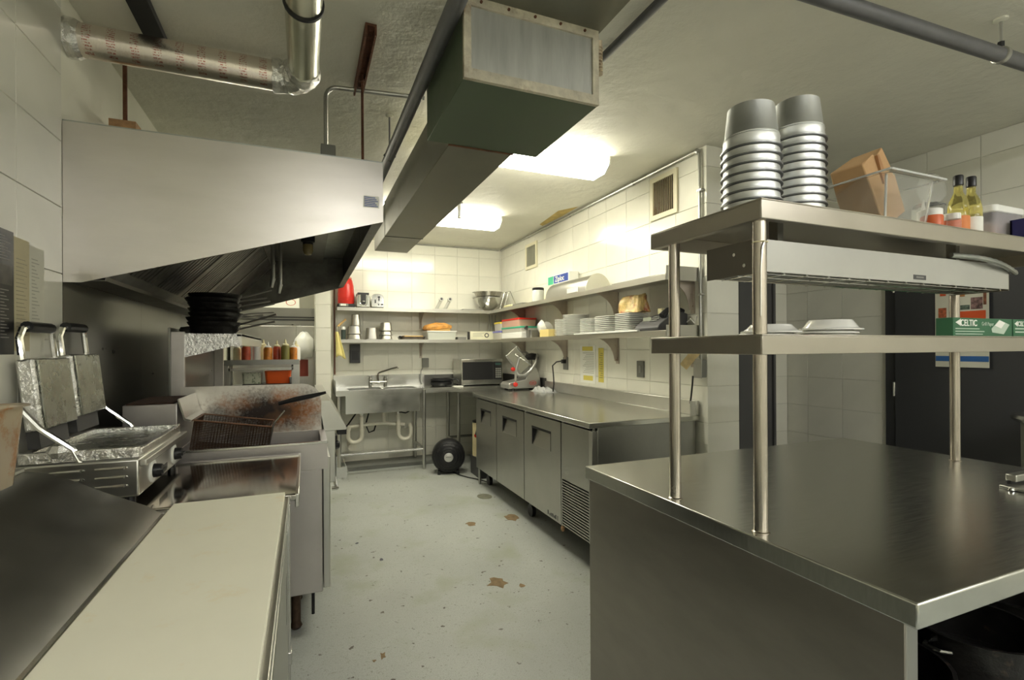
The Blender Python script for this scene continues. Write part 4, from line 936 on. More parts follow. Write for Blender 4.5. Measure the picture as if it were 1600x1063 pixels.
MB().lathe([(.012, 0), (.016, .02), (.016, .175)], (1.66, 4.90, .0), 10).build('front_foot', M_SSD, wf)
# crumpled plastic bag on its far end
b = MB(); rr = random.Random(9); nx, ny = 9, 7
vs = [(2.24 + .19 * i / (nx - 1) , 4.60 + .34 * j / (ny - 1), SZ + .001 + (.0 if i in (0, nx - 1) or j in (0, ny - 1) else rr.uniform(.012, .06))) for i in range(nx) for j in range(ny)]
b.add(vs, [(i * ny + j, (i + 1) * ny + j, (i + 1) * ny + j + 1, i * ny + j + 1) for i in range(nx - 1) for j in range(ny - 1)])
o = b.build('plastic_wrap', mat('cloudy_wrap', (.62, .63, .62), .25, trans=.35, bump=(18, .5)), sharp=25)
so = o.modifiers.new('thick', 'SOLIDIFY'); so.thickness = .002; so.offset = 1
tag(o, 'crumpled clear plastic bag lying on the worktop by the wall', 'bag')
# ================================================================ wall shelves
ZU, ZL = 1.885, 1.515
M_SHELF = mat('shelf_steel', (.48, .47, .42), .36, 1, var=(3, .03))
M_BRK = mat('bracket_paint', (.50, .44, .37), .5, .3, var=(10, .12), dirt=(30, (.25, .10, .08), .62, .72))
def bracket_poly(d, h):
    """concave gusset: (offset from the wall, height below the shelf)"""
    p = [(0, 0), (d, 0), (d, -.018)]
    for k in range(1, 8):
        a = R(90 * k / 8); p.append((d - (d - .035) * math.sin(a), -.018 - (h - .02) * (1 - math.cos(a)) ))
    return p + [(.03, -h), (0, -h)]
def shelf_back(z, label, hasb=(1.36,)):
    t = thing('wall_shelf', label, 'shelf', (1.3, YB, z - .04))
    bx('deck', M_SHELF, t, .335, XR - .002, 6.0, YB - .002, z - .006, z)
    bx('front_lip', M_SHELF, t, .335, 2.18, 5.996, 6.0, z - .040, z, .001)
    for x in hasb:
        MB().prism([(YB - .002 - p[0] * 1.0, z - .006 + p[1]) for p in bracket_poly(.30, .20)], 'x', x - .004, x + .004).build('bracket', M_BRK, t)
        bx('bracket_foot', M_BRK, t, x - .018, x + .018, YB - .006, YB - .001, z - .23, z - .01)
    return t
def shelf_right(z, label, ys=(2.70, 3.60, 4.50, 5.55), lip=.02):
    t = thing('wall_shelf', label, 'shelf', (XR, 4.3, z - .04))
    bx('deck', M_SHELF, t, 2.18, XR - .002, 2.63, 5.995, z - .006, z)
    bx('front_lip', M_SHELF, t, 2.176, 2.18, 2.63, 5.995, z - .040, z, .001)
    bx('end_lip', M_SHELF, t, 2.18, XR - .002, 2.626, 2.63, z - .040, z + lip)
    for y in ys:
        MB().prism([(XR - .002 - p[0], z - .006 + p[1]) for p in bracket_poly(.26, .22)], 'y', y - .004, y + .004).build('bracket', M_BRK, t)
        bx('bracket_foot', M_BRK, t, XR - .006, XR - .001, y - .02, y + .02, z - .25, z - .01)
        MB().cyl((XR - .010, y + .0, z - .20), (XR - .005, y, z - .20), .006, n=8).build('bolt', M_RUST, t)
    return t
shelf_back(ZU, 'upper steel wall shelf on the back wall above the sink')
shelf_back(ZL, 'lower steel wall shelf on the back wall above the sink')
shelf_right(ZU, 'upper steel wall shelf along the right wall', lip=.055)
shelf_right(ZL, 'lower steel wall shelf along the right wall', lip=.035)
E_ = .0006
# ---------------- upper back shelf
rd = thing('drink_dispenser', 'red drink dispenser with black base on the upper back shelf', 'dispenser', (.44, 6.17, ZU))
bx('base', M_BLACK, rd, .345, .535, 6.06, 6.28, ZU + E_, ZU + .045, .006)
bx('drip_tray', M_MGREY, rd, .36, .46, 6.045, 6.06, ZU + .012, ZU + .045, .003)
MB().lathe([(.088, 0), (.094, .02), (.094, .10), (.086, .22), (.072, .285), (.060, .30)], (.445, 6.18, ZU + .045), 28).build('red_body', M_RED, rd)
for z in (.085, .10, .115):
    MB().lathe([(.0945, 0), (.0965, .003), (.0945, .006)], (.445, 6.18, ZU + z), 28).build('ridge', M_RED, rd)
MB().lathe([(.066, 0), (.070, .006), (.060, .02), (.030, .03), (.018, .05), (0, .055)], (.445, 6.18, ZU + .345), 24).build('lid', mat('pale_red', (.70, .30, .25), .4), rd)
bx('label_strip', M_PAPER, rd, .375, .435, 6.043, 6.046, ZU + .018, ZU + .04)
def toaster(x0, x1, label, dark):
    t = thing('toaster', label, 'toaster', ((x0 + x1) / 2, 6.17, ZU))
    w = x1 - x0; h = .165; p = []
    for a in range(180, -1, -15): p.append(((x0 + x1) / 2 + (w / 2) * (abs(math.cos(R(a))) ** .7) * (1 if math.cos(R(a)) > 0 else -1), ZU + .10 + .07 * math.sin(R(a)) ** .8 if math.sin(R(a)) > 0 else ZU + .10))
    p += [(x1, ZU + .012), (x0, ZU + .012)]
    MB().prism(p, 'y', 6.06, 6.30).build('shell', M_CHROME, t, .006)
    bx('base', M_BLACK, t, x0 + .008, x1 - .008, 6.065, 6.295, ZU + E_, ZU + .012)
    xc = (x0 + x1) / 2
    if dark:
        bx('top_rack', M_BLACK, t, x0 + .012, x1 - .012, 6.058, 6.30, ZU + .155, ZU + .178)
        MB().prism([(xc - .028, ZU + .16)] + [(xc + .028 * -math.cos(R(a)), ZU + .062 - .026 * math.sin(R(a))) for a in range(0, 181, 20)] + [(xc + .028, ZU + .16)], 'y', 6.050, 6.061).build('front_panel', M_BLACK, t)
        MB().tube([(xc - .042, 6.055, ZU + .15), (xc - .042, 6.052, ZU + .06), (xc - .025, 6.05, ZU + .03), (xc + .025, 6.05, ZU + .03), (xc + .042, 6.052, ZU + .06), (xc + .042, 6.055, ZU + .15)], .007, 8).build('chrome_trim', M_CHROME, t)
        bx('lever', M_CHROME, t, xc - .015, xc + .015, 6.035, 6.052, ZU + .07, ZU + .082, .003)
    else:
        bx('lever_slot', M_BLACK, t, xc + .008, xc + .020, 6.057, 6.061, ZU + .085, ZU + .14)
        bx('lever', M_BLACK, t, xc + .002, xc + .026, 6.04, 6.058, ZU + .125, ZU + .14, .003)
        bx('bagel_slot', M_DGREY, t, xc - .035, xc - .02, 6.057, 6.061, ZU + .06, ZU + .10)
        for dx in (.01, .045, .055):
            MB().lathe([(.009, 0), (.007, .010), (0, .011)], n=12).xf(Matrix.Translation((xc + dx, 6.061, ZU + .045)) @ Matrix.Rotation(R(90), 4, 'X')).build('knob', M_BLACK, t)
toaster(.555, .705, 'chrome toaster with black front, beside the red dispenser', True)
toaster(.718, .868, 'plain chrome toaster, right of the black fronted toaster', False)
el = thing('emergency_light', 'small white twin-head lamp on the upper back shelf', 'lamp', (1.60, 6.2, ZU))
bx('base_plate', mat('grey_white', (.55, .55, .50), .4), el, 1.46, 1.80, 6.05, 6.25, ZU + E_, ZU + .012, .003)
for x in (1.575, 1.685):
    MB().tube([(x - .05, 6.18, ZU + .012), (x - .02, 6.15, ZU + .08), (x, 6.13, ZU + .125)], .020, 10).build('stem', MATS['grey_white'], el)
    MB().lathe([(.014, -.03), (.028, .0), (.030, .03), (.024, .032)], n=16).xf(Matrix.Translation((x, 6.13, ZU + .135)) @ Matrix.Rotation(R(80), 4, 'X')).build('lamp_head', MATS['grey_white'], el)
    MB().lathe([(0, .033), (.016, .033), (.016, .030), (0, .030)], n=14).xf(Matrix.Translation((x, 6.13, ZU + .135)) @ Matrix.Rotation(R(80), 4, 'X')).build('lens', M_DGREY, el)
tag(bx('flat_tray', M_SSD, None, 1.83, 2.10, 6.02, 6.30, ZU + E_, ZU + .016, .003), 'thin dark tray under the bowls on the upper back shelf', 'tray')
# mixing bowls and colander nested in the corner
def bowl(name, label, c, r, h, m, n=32, ring=True):
    t = thing(name, label, 'bowl', c, 'bowls in the shelf corner', local=True)
    MB().lathe([(0, 0), (r * .35, 0), (r * .68, h * .28), (r * .9, h * .68), (r, h), (r + .010, h), (r + .010, h - .004), (r - .003, h - .004), (r * .88, h * .66), (r * .66, h * .30), (r * .34, .004), (0, .004)], n=n).build('bowl_body', m, t)
    if ring:
        for s in (1, -1): MB().tube([(s * (r + .005), -.05, h - .004), (s * (r + .03), -.03, h), (s * (r + .03), .03, h), (s * (r + .005), .05, h - .004)], .004, 6).build('loop_handle', M_CHROME, t)
    return t
bowl('mixing_bowl', 'large steel mixing bowl in the corner of the upper shelf', (2.20, 6.12, ZU + .017), .175, .155, M_SSB)
bowl('colander', 'steel colander with loop handles nested in the mixing bowl', (2.20, 6.12, ZU + .085), .180, .16, mat('colander_steel', (.45, .43, .38), .3, 1, var=(40, .3)))
wh = thing('wire_rack', 'small wire stand leaning beside the bowls', 'rack', (2.33, 5.74, ZU))
for y in (5.66, 5.80):
    MB().tube([(2.24, y, ZU + .006), (2.30, y, ZU + .21), (2.32, y, ZU + .22), (2.42, y, ZU + .006)], .004, 6).build('wire_leg', M_SSB, wh)
MB().tube([(2.31, 5.66, ZU + .217), (2.31, 5.80, ZU + .217)], .004, 6).build('wire_bar', M_SSB, wh)
MB().tube([(2.24, 5.66, ZU + .006), (2.24, 5.80, ZU + .006)], .004, 6).build('wire_bar', M_SSB, wh)
tag(bx('folded_towel', mat('pale_yellow_cloth', (.72, .68, .40), .9, bump=(40, .4)), None, 2.20, 2.44, 5.36, 5.58, ZU + E_, ZU + .030, .010), 'pale yellow folded cloth near the corner on the upper right shelf', 'cloth')
tag(bx('steel_tray', M_SSD, None, 2.20, 2.44, 5.02, 5.30, ZU + E_, ZU + .022, .004), 'shallow grey tray on the upper right shelf', 'tray')
jr = thing('glass_jar', 'clear jar with black lid on the upper right shelf', 'jar', (2.30, 4.82, ZU))
MB().lathe([(0, 0), (.062, 0), (.066, .01), (.066, .125), (.06, .135)], (2.30, 4.82, ZU + E_), 24).build('jar_body', mat('frosted_jar', (.80, .82, .78), .2, trans=.3), jr)
MB().lathe([(.062, 0), (.064, .004), (.064, .022), (.055, .028), (0, .028)], (2.30, 4.82, ZU + .134), 24).build('lid', M_BLACK, jr)
zb = thing('freezer_bag_box', 'blue and green freezer bag carton on the upper right shelf', 'box', (2.33, 4.35, ZU))
bx('carton', M_PAPER, zb, 2.355, 2.46, 4.24, 4.70, ZU + .158, ZU + .262, .002)
bx('blue_front', M_BLUE, zb, 2.3535, 2.355, 4.26, 4.56, ZU + .175, ZU + .252)
bx('green_band', M_TEAL, zb, 2.3535, 2.355, 4.57, 4.69, ZU + .165, ZU + .255)
bx('blue_end', M_BLUE, zb, 2.37, 2.44, 4.70, 4.7015, ZU + .17, ZU + .25)
text(zb, 'Ziploc', .075, (2.353, 4.53, ZU + .19), '-x', M_PAPER, 'carton_lettering', bold=.001)
bx('lower_carton', mat('cream_carton', (.75, .70, .52), .7), zb, 2.30, 2.46, 4.46, 4.68, ZU + E_, ZU + .157, .002)
bx('red_print', mat('brown_print', (.40, .10, .04), .6), zb, 2.2985, 2.30, 4.48, 4.54, ZU + .03, ZU + .14)
wd = thing('wrap_dispenser', 'stainless roll-top wrap dispenser on the upper right shelf', 'dispenser', (2.32, 4.05, ZU))
pf = [(2.20, ZU + E_)] + [(2.325 - .125 * math.cos(R(a)), ZU + .005 + .150 * math.sin(R(a))) for a in range(0, 181, 12)] + [(2.45, ZU + E_)]
MB().prism(pf, 'y', 3.68, 4.44).build('hood_shell', mat('dispenser_steel', (.46, .455, .42), .32, 1, var=(5, .05)), wd)
MB().prism([(2.325 + (p[0] - 2.325) * 1.01, ZU + E_ + (p[1] - ZU) * 1.01) for p in pf], 'y', 3.672, 3.68).build('end_plate', mat('dispenser_end', (.55, .54, .46), .4, .8), wd)
bx('tear_bar', M_WHITE, wd, 2.185, 2.200, 3.80, 3.98, ZU + .006, ZU + .05, .003)
tag(bx('sheet_tray', M_SSD, None, 2.21, 2.44, 2.66, 3.30, ZU + E_, ZU + .014, .003), 'flat grey tray at the near end of the upper right shelf', 'tray')
# ---------------- lower back shelf
tw = thing('hanging_towel', 'yellow towel hanging from the left end of the lower back shelf', 'towel', (.34, 6.0, 1.30))
b = MB(); nx, nz = 9, 10; vs = []
for i in range(nx):
    for j in range(nz):
        s = i / (nx - 1); t_ = j / (nz - 1); wd_ = .03 + .075 * t_
        vs.append((.325 + wd_ * (s - .35) + .035 * t_, 5.975 + .012 * math.sin(s * 9 + t_ * 2), 1.60 - .29 * t_ + .02 * math.sin(s * 5) * t_))
b.add(vs, [(i * nz + j, (i + 1) * nz + j, (i + 1) * nz + j + 1, i * nz + j + 1) for i in range(nx - 1) for j in range(nz - 1)])
o = b.build('cloth', M_YCLOTH, tw, sharp=180); so = o.modifiers.new('thick', 'SOLIDIFY'); so.thickness = .006
tag(MB().tube([(.345, 6.05, 1.545), (.345, 6.03, 1.66)], .013, 8).build('pepper_mill', M_SSB), 'narrow steel whisk handle standing at the left end of the lower back shelf', 'utensil')
rl = thing('rolling_pin', 'pale wooden rolling pin leaning at the left end of the lower back shelf', 'rolling pin', (.37, 6.1, ZL))
MB().tube([(.345, 6.14, 1.655), (.36, 6.14, 1.675), (.44, 6.14, 1.755)], [.010, .014, .012], 10).build('handle', M_WOOD, rl)
MB().tube([(.36, 6.14, ZL + .002), (.352, 6.14, 1.66)], .013, 8).build('shaft', M_WOOD, rl)
sj = thing('spice_jar', 'small dark jar with white cap on the lower back shelf', 'jar', (.415, 6.12, ZL))
MB().lathe([(0, 0), (.026, 0), (.026, .11), (.022, .115)], (.408, 6.10, ZL + E_), 16).build('jar_body', mat('dark_green_jar', (.05, .07, .06), .3), sj)
MB().lathe([(.023, 0), (.024, .022), (.016, .035), (0, .035)], (.408, 6.10, ZL + .114), 16).build('cap', M_WHITE, sj)
def insert_pan(x0, x1, y0, y1, z, h, label, tp=.010):
    """upside-down food pan: wide rim down"""
    t = thing('food_pan', label, 'pan', ((x0 + x1) / 2, (y0 + y1) / 2, z), 'steel food pans turned upside down')
    MB().rbox(x0 + .008, x1 - .008, y0 + .008, y1 - .008, z + .003, z + h, .022, -tp, -tp).build('pan_body', mat('food_pan_steel', (.40, .385, .34), .28, 1, var=(6, .06)), t, .004)
    MB().rbox(x0, x1, y0, y1, z, z + .004, .018).build('rim', M_SSD, t)
insert_pan(.445, .612, 6.04, 6.26, ZL + E_, .060, 'steel food pan, lowest of the left stack on the lower back shelf')
insert_pan(.450, .610, 6.045, 6.255, ZL + .063, .095, 'steel food pan, middle of the left stack on the lower back shelf')
insert_pan(.492, .606, 6.06, 6.22, ZL + .160, .135, 'steel food pan on top of the left stack on the lower back shelf')
insert_pan(.655, .798, 6.04, 6.24, ZL + E_, .140, 'single steel food pan between the two pan stacks on the lower back shelf')
insert_pan(.822, .968, 6.03, 6.25, ZL + E_, .050, 'steel food pan, lowest of the right stack on the lower back shelf')
insert_pan(.826, .966, 6.035, 6.248, ZL + .052, .050, 'steel food pan, middle of the right stack on the lower back shelf')
insert_pan(.826, .966, 6.035, 6.246, ZL + .104, .100, 'steel food pan on top of the right stack on the lower back shelf')
fp_ = thing('griddle_pan', 'flat dark pan on the lower back shelf beside the bread tub', 'pan', (1.2, 6.12, ZL))
MB().rbox(1.06, 1.35, 6.03, 6.26, ZL + E_, ZL + .035, .04, .01, .01).build('pan_body', mat('worn_pan', (.10, .085, .07), .4, .6, var=(14, .4)), fp_)
MB().tube([(1.07, 6.05, ZL + .028), (1.04, 6.0, ZL + .035), (1.03, 5.985, ZL + .03)], .010, 8).build('handle', M_BLACK, fp_)
MB().box(1.10, 1.33, 6.05, 6.24, ZL + .036, ZL + .048).build('wooden_board', M_WOOD, fp_)
bt = thing('bread_tub', 'white plastic tub of bread on the lower back shelf', 'tub', (1.55, 6.12, ZL))
MB().rbox(1.385, 1.735, 6.03, 6.29, ZL + E_, ZL + .095, .02, .010, .010).build('tub_body', mat('milky_tub', (.72, .74, .66), .3, trans=.2), bt)
MB().rbox(1.368, 1.752, 6.013, 6.307, ZL + .095, ZL + .108, .02).build('rim', M_WHITE, bt)
rr = random.Random(4)
for k in range(4):
    y = 6.07 + k * .055
    bb = MB(); bb.tube([(1.37, y, ZL + .135), (1.40, y, ZL + .150), (1.50, y, ZL + .160 + .01 * (k % 2)), (1.60, y, ZL + .168), (1.69, y, ZL + .155)], [.018, .036, .046, .044, .022], 10)
    bb.build('bread_loaf', M_BREAD, bt)
b = MB().rbox(1.40, 1.68, 6.05, 6.26, ZL + .109, ZL + .140, .03); b.build('bread_bag', mat('bread_bag', (.72, .45, .14), .3, trans=.3, bump=(20, .6)), bt)
tag(bx('small_carton', M_MGREY, None, 1.77, 1.88, 6.05, 6.20, ZL + E_, ZL + .035, .002), 'small flat grey carton between the bread tub and the long box', 'box')
lb = thing('film_box', 'long pale cling film carton with round print on the lower back shelf', 'box', (2.1, 6.05, ZL))
bx('carton', mat('pale_carton', (.75, .73, .55), .6), lb, 1.92, 2.42, 6.015, 6.11, ZL + E_, ZL + .105, .002)
bx('dark_end', M_DGREY, lb, 1.912, 1.92, 6.018, 6.108, ZL + .003, ZL + .10)
MB().lathe([(.030, 0), (.030, .001), (.018, .001), (.018, 0), (.030, 0)], n=20).xf(Matrix.Translation((2.14, 6.015, ZL + .055)) @ Matrix.Rotation(R(90), 4, 'X')).build('round_print', M_DGREY, lb)
for z, w in ((.075, .15), (.058, .12), (.040, .14)): bx('print_line', mat('grey_print', (.45, .45, .36), .7), lb, 1.955, 1.955 + w, 6.0142, 6.015, ZL + z, ZL + z + .006)
# ---------------- lower right shelf
ub = thing('utensil', 'dark steel utensils hanging under the shelf corner', 'utensil', (2.30, 6.2, 1.6))
for x, z0 in ((2.24, 1.63), (2.28, 1.60), (2.33, 1.64)):
    MB().tube([(x, 6.20, 1.845), (x, 6.20, z0)], .006, 6).build('handle', M_SSD, ub)
    MB().rbox(x - .018, x + .018, 6.19, 6.21, z0 - .06, z0, .006).build('blade', M_SSB, ub)
def lidded(name, label, x0, x1, y0, y1, z, h, body, lid):
    t = thing(name, label, 'tub', ((x0 + x1) / 2, (y0 + y1) / 2, z))
    MB().rbox(x0 + .01, x1 - .01, y0 + .01, y1 - .01, z, z + h - .02, .02, .006, .006).build('tub_body', body, t)
    MB().rbox(x0, x1, y0, y1, z + h - .02, z + h, .02).build('lid', lid, t, .003)
CL = mat('hazy_tub', (.72, .70, .62), .25, trans=.25)
lidded('storage_tub', 'food tub with red lid topmost in the corner of the lower right shelf', 2.20, 2.43, 5.12, 5.66, ZL + .135, .095, mat('ruddy_tub', (.62, .36, .28), .3), M_RED)
lidded('storage_tub', 'food tub with yellow lid in the corner of the lower right shelf', 2.20, 2.40, 5.68, 5.92, ZL + .105, .105, CL, M_YEL)
lidded('storage_tub', 'food tub with green lid under the red lidded tub', 2.19, 2.44, 5.05, 5.64, ZL + .070, .064, CL, M_TEAL)
lidded('storage_tub', 'food tub with blue lid near the corner of the lower right shelf', 2.19, 2.44, 5.66, 5.95, ZL + E_, .10, CL, mat('violet_lid', (.20, .20, .55), .4))
tag(bx('white_tray', M_WHITE, None, 2.19, 2.44, 5.02, 5.62, ZL + E_, ZL + .068, .006), 'white tray under the green lidded tub on the lower right shelf', 'tray')
sp_ = thing('saute_pan', 'black handled pan on the lower right shelf', 'pan', (2.25, 4.95, ZL))
MB().tube([(2.26, 5.02, ZL + .10), (2.20, 4.93, ZL + .105), (2.185, 4.86, ZL + .115)], [.012, .018, .014], 8).build('handle', M_BLACK, sp_)
MB().rbox(2.24, 2.42, 4.90, 5.01, ZL + E_, ZL + .085, .02, .006, .006).build('pan_body', M_SSD, sp_)
def dish(r, h, n=28): return [(0, 0), (r * .55, 0), (r * .62, .004), (r * .85, h * .7), (r, h), (r, h + .003), (r * .84, h * .7 + .005), (r * .6, .008), (0, .008)]
b = MB().lathe([(r_, z_) for r_, z_ in dish(.085, .05)]).xf(Matrix.Translation((2.27, 4.74, ZL + .090)) @ Matrix.Rotation(R(72), 4, 'Y') @ Matrix.Rotation(R(8), 4, 'X'))
tag(b.build('white_bowl', M_CERAM), 'white bowl standing on edge beside the pan on the lower right shelf', 'bowl')
b = MB().lathe(dish(.075, .05)).xf(Matrix.Translation((2.37, 4.80, ZL + .082)) @ Matrix.Rotation(R(66), 4, 'Y') @ Matrix.Rotation(R(-18), 4, 'X'))
tag(b.build('white_bowl', M_CERAM), 'second white bowl leaning behind the one on edge', 'bowl')
tag(bx('yellow_carton', mat('yellow_carton', (.68, .55, .22), .7), None, 2.22, 2.40, 4.42, 4.62, ZL + E_, ZL + .075, .003), 'small yellow carton before the plate stacks', 'box')
def plate_stack(cx, cy, z, n, r, pitch, label, group, square=False):
    b = MB()
    if square: b.rbox(cx - r * .75, cx + r * .75, cy - r * .75, cy + r * .75, z, z + .004, .012, r * .22, r * .22)
    else: b.lathe([(0, 0), (r * .6, 0), (r * .66, .003), (r, .012), (r, .015), (r * .64, .006), (0, .005)], (cx, cy, z), 28)
    if square: b.rbox(cx - r * .99, cx + r * .99, cy - r * .99, cy + r * .99, z + .004, z + .0085, .02)
    o = tag(b.build('plate', M_CERAM), label, 'plate', group)
    for k in range(1, n):
        c = o.copy(); COL.objects.link(c); c.location.z += k * pitch
plate_stack(2.32, 4.30, ZL + E_, 12, .085, .0135, 'round white plate in the farthest plate stack on the lower right shelf', 'plates in the farthest stack')
plate_stack(2.30, 4.02, ZL + E_, 13, .120, .0145, 'large round white plate in the second, tallest plate stack', 'plates in the tallest stack')
tag(bx('shelf_liner_tray', M_WHITE, None, 2.165, 2.44, 2.92, 3.82, ZL + E_, ZL + .012, .003), 'long white tray under the near plate stacks on the lower right shelf', 'tray')
plate_stack(2.27, 3.66, ZL + .0126, 10, .092, .0125, 'square white plate in the third stack, on the white tray', 'plates in the third stack', True)
plate_stack(2.27, 3.39, ZL + .0126, 9, .105, .0145, 'square white plate in the fourth stack, with dark gaps', 'plates in the fourth stack', True)
plate_stack(2.27, 3.13, ZL + .0126, 10, .095, .0135, 'square white plate in the nearest stack, under the snack bag', 'plates in the nearest stack', True)
b = MB(); rr = random.Random(12)
b.rbox(2.22, 2.38, 3.00, 3.26, ZL + .152, ZL + .275, .05, -.03, -.02)
o = b.build('snack_bag', M_BROWNP, sharp=30)
sub = o.modifiers.new('sub', 'SUBSURF'); sub.levels = sub.render_levels = 2; sub.subdivision_type = 'SIMPLE'
dm = o.modifiers.new('crumple', 'DISPLACE'); tx = bpy.data.textures.new('crumple', 'CLOUDS'); tx.noise_scale = .07; dm.texture = tx; dm.strength = .07
tag(o, 'crumpled brown and yellow snack bag on top of the nearest plate stack', 'bag')
ph = thing('telephone', 'black desk telephone at the near end of the lower right shelf', 'telephone', (2.30, 2.82, ZL))
MB().prism([(2.19, ZL + E_), (2.44, ZL + E_), (2.44, ZL + .12), (2.40, ZL + .13), (2.28, ZL + .10), (2.20, ZL + .045), (2.185, ZL + .02)], 'y', 2.72, 2.98).build('console', M_DGREY, ph, .006)
MB().tube([(2.25, 2.755, ZL + .10), (2.30, 2.755, ZL + .145), (2.37, 2.755, ZL + .155), (2.42, 2.755, ZL + .13)], [.026, .018, .018, .026], 10).build('handset', M_BLACK, ph)
bx('screen', mat('phone_screen', (.30, .32, .25), .2), ph, 2.24, 2.243, 2.86, 2.95, ZL + .074, ZL + .10)
for r_ in range(3):
    for c_ in range(4):
        MB().box(-.006, .006, -.008, .008, 0, .004).xf(Matrix.Translation((2.235 + r_ * .02, 2.80 + c_ * .022, ZL + .072 + r_ * .014)) @ Matrix.Rotation(R(-35), 4, 'Y')).build('key', M_MGREY, ph)
MB().tube([(2.43, 2.74, ZL + .05), (2.44, 2.69, ZL + .08), (2.445, 2.66, ZL + .05), (2.45, 2.645, ZL + .10)], .005, 6).build('cord', M_WHITE, ph)
bx('note', M_CREAMP, ph, 2.33, 2.36, 2.86, 2.90, ZL + .125, ZL + .165)
# ---------------- on the right wall below the shelf
np_ = thing('notice_sheet', 'white price list with yellow bands taped to the right wall', 'paper', (XR, 4.05, 1.1))
bx('sheet', M_PAPER, np_, XR - .0025, XR - .0005, 3.955, 4.23, 1.07, 1.425)
bx('yellow_band', M_STRIP, np_, XR - .0035, XR - .0025, 4.00, 4.19, 1.375, 1.415); bx('yellow_band', M_STRIP, np_, XR - .0035, XR - .0025, 4.00, 4.17, 1.095, 1.14)
for k in range(13): bx('print_line', mat('pale_print', (.42, .42, .36), .8), np_, XR - .0032, XR - .0025, 3.98, 4.18 - (k % 4) * .02, 1.165 + k * .0155, 1.170 + k * .0155)
ys_ = thing('notice_strip', 'narrow yellow list taped beside the price list', 'paper', (XR, 3.86, 1.1))
bx('sheet', M_STRIP, ys_, XR - .0025, XR - .0005, 3.82, 3.905, 1.09, 1.40)
for k in range(12): bx('print_line', M_INK, ys_, XR - .0032, XR - .0025, 3.835, 3.89 - (k % 3) * .012, 1.13 + k * .02, 1.134 + k * .02)
so_ = thing('wall_switch', 'grey switch plate on the right wall above the worktop', 'switch', (XR, 3.28, 1.18))
bx('plate', mat('switch_plate', (.16, .16, .14), .4), so_, XR - .012, XR - .0005, 3.235, 3.325, 1.165, 1.295, .003)
bx('rocker', M_MGREY, so_, XR - .016, XR - .012, 3.265, 3.295, 1.20, 1.26, .002)
pg_ = thing('wall_socket', 'wall socket with black plug and hanging cord behind the worktop', 'socket', (XR, 4.52, 1.2))
bx('plate', M_MGREY, pg_, XR - .010, XR - .0005, 4.47, 4.57, 1.18, 1.31, .003)
bx('plug', M_BLACK, pg_, XR - .05, XR - .010, 4.50, 4.54, 1.245, 1.285, .005)
MB().tube([(XR - .05, 4.52, 1.27), (XR - .09, 4.56, 1.26), (XR - .115, 4.60, 1.22), (XR - .105, 4.60, 1.12), (XR - .10, 4.60, 1.03), (XR - .10, 4.62, SZ + .012)], .007, 8).build('cord', M_BLACK, pg_)
oc = thing('paper_tag', 'tan paper tag hanging over the outlet at the wall end', 'tag', (2.41, 2.69, 1.26))
MB().box(-.030, .030, -.001, .001, -.075, .075).xf(Matrix.Translation((2.405, 2.66, 1.325)) @ Matrix.Rotation(R(-60), 4, 'Z') @ Matrix.Rotation(R(40), 4, 'Y')).build('tag_card', mat('tan_card', (.66, .52, .28), .7, var=(20, .2)), oc)
tag(MB().tube([(2.40, 2.63, 1.21), (2.395, 2.63, 1.15), (2.41, 2.66, 1.06), (2.42, 2.68, 1.02)], .006, 6).build('appliance_cord', M_BLACK), 'black cord hanging from the outlet at the wall end', 'cord')

# ---------------- left wall paper
po = thing('menu_poster', 'black printed poster on the left wall at the photo edge', 'poster', (XL, 1.85, 1.38))
bx('sheet', M_BLACK, po, XL + .0003, XL + .002, 1.62, 2.005, 1.39, 1.765)
bx('photo_area', mat('poster_photo', (.12, .11, .10), .5, var=(9, .6)), po, XL + .002, XL + .0024, 1.64, 1.995, 1.60, 1.66)
for k in range(9): bx('print_line', mat('poster_print', (.35, .34, .32), .6), po, XL + .002, XL + .0025, 1.90, 1.985 - (k % 3) * .015, 1.675 + k * .0085, 1.678 + k * .0085)
for k in range(16): bx('print_line', MATS['poster_print'], po, XL + .002, XL + .0025, 1.93, 1.975 - (k % 3) * .012, 1.44 + k * .0095, 1.4425 + k * .0095)
y1_ = thing('paper_notice', 'yellowed recipe sheet on the left wall beside the black poster', 'paper', (XL, 2.05, 1.40))
bx('sheet', mat('old_paper', (.62, .56, .38), .7, var=(6, .1)), y1_, XL + .0003, XL + .0015, 2.008, 2.10, 1.40, 1.755)
for k in range(20): bx('print_line', mat('pencil', (.40, .36, .26), .8), y1_, XL + .0015, XL + .002, 2.02, 2.085 - (k % 3) * .01, 1.45 + k * .0125, 1.4525 + k * .0125)
y2_ = thing('paper_notice', 'white recipe sheet on the left wall nearest the hood', 'paper', (XL, 2.16, 1.40))
bx('sheet', mat('greyed_paper', (.70, .69, .60), .6), y2_, XL + .0003, XL + .0015, 2.103, 2.20, 1.38, 1.745)
for k in range(22): bx('print_line', MATS['pale_print'], y2_, XL + .0015, XL + .002, 2.115, 2.165 - (k % 4) * .01, 1.46 + k * .0115, 1.4625 + k * .0115)
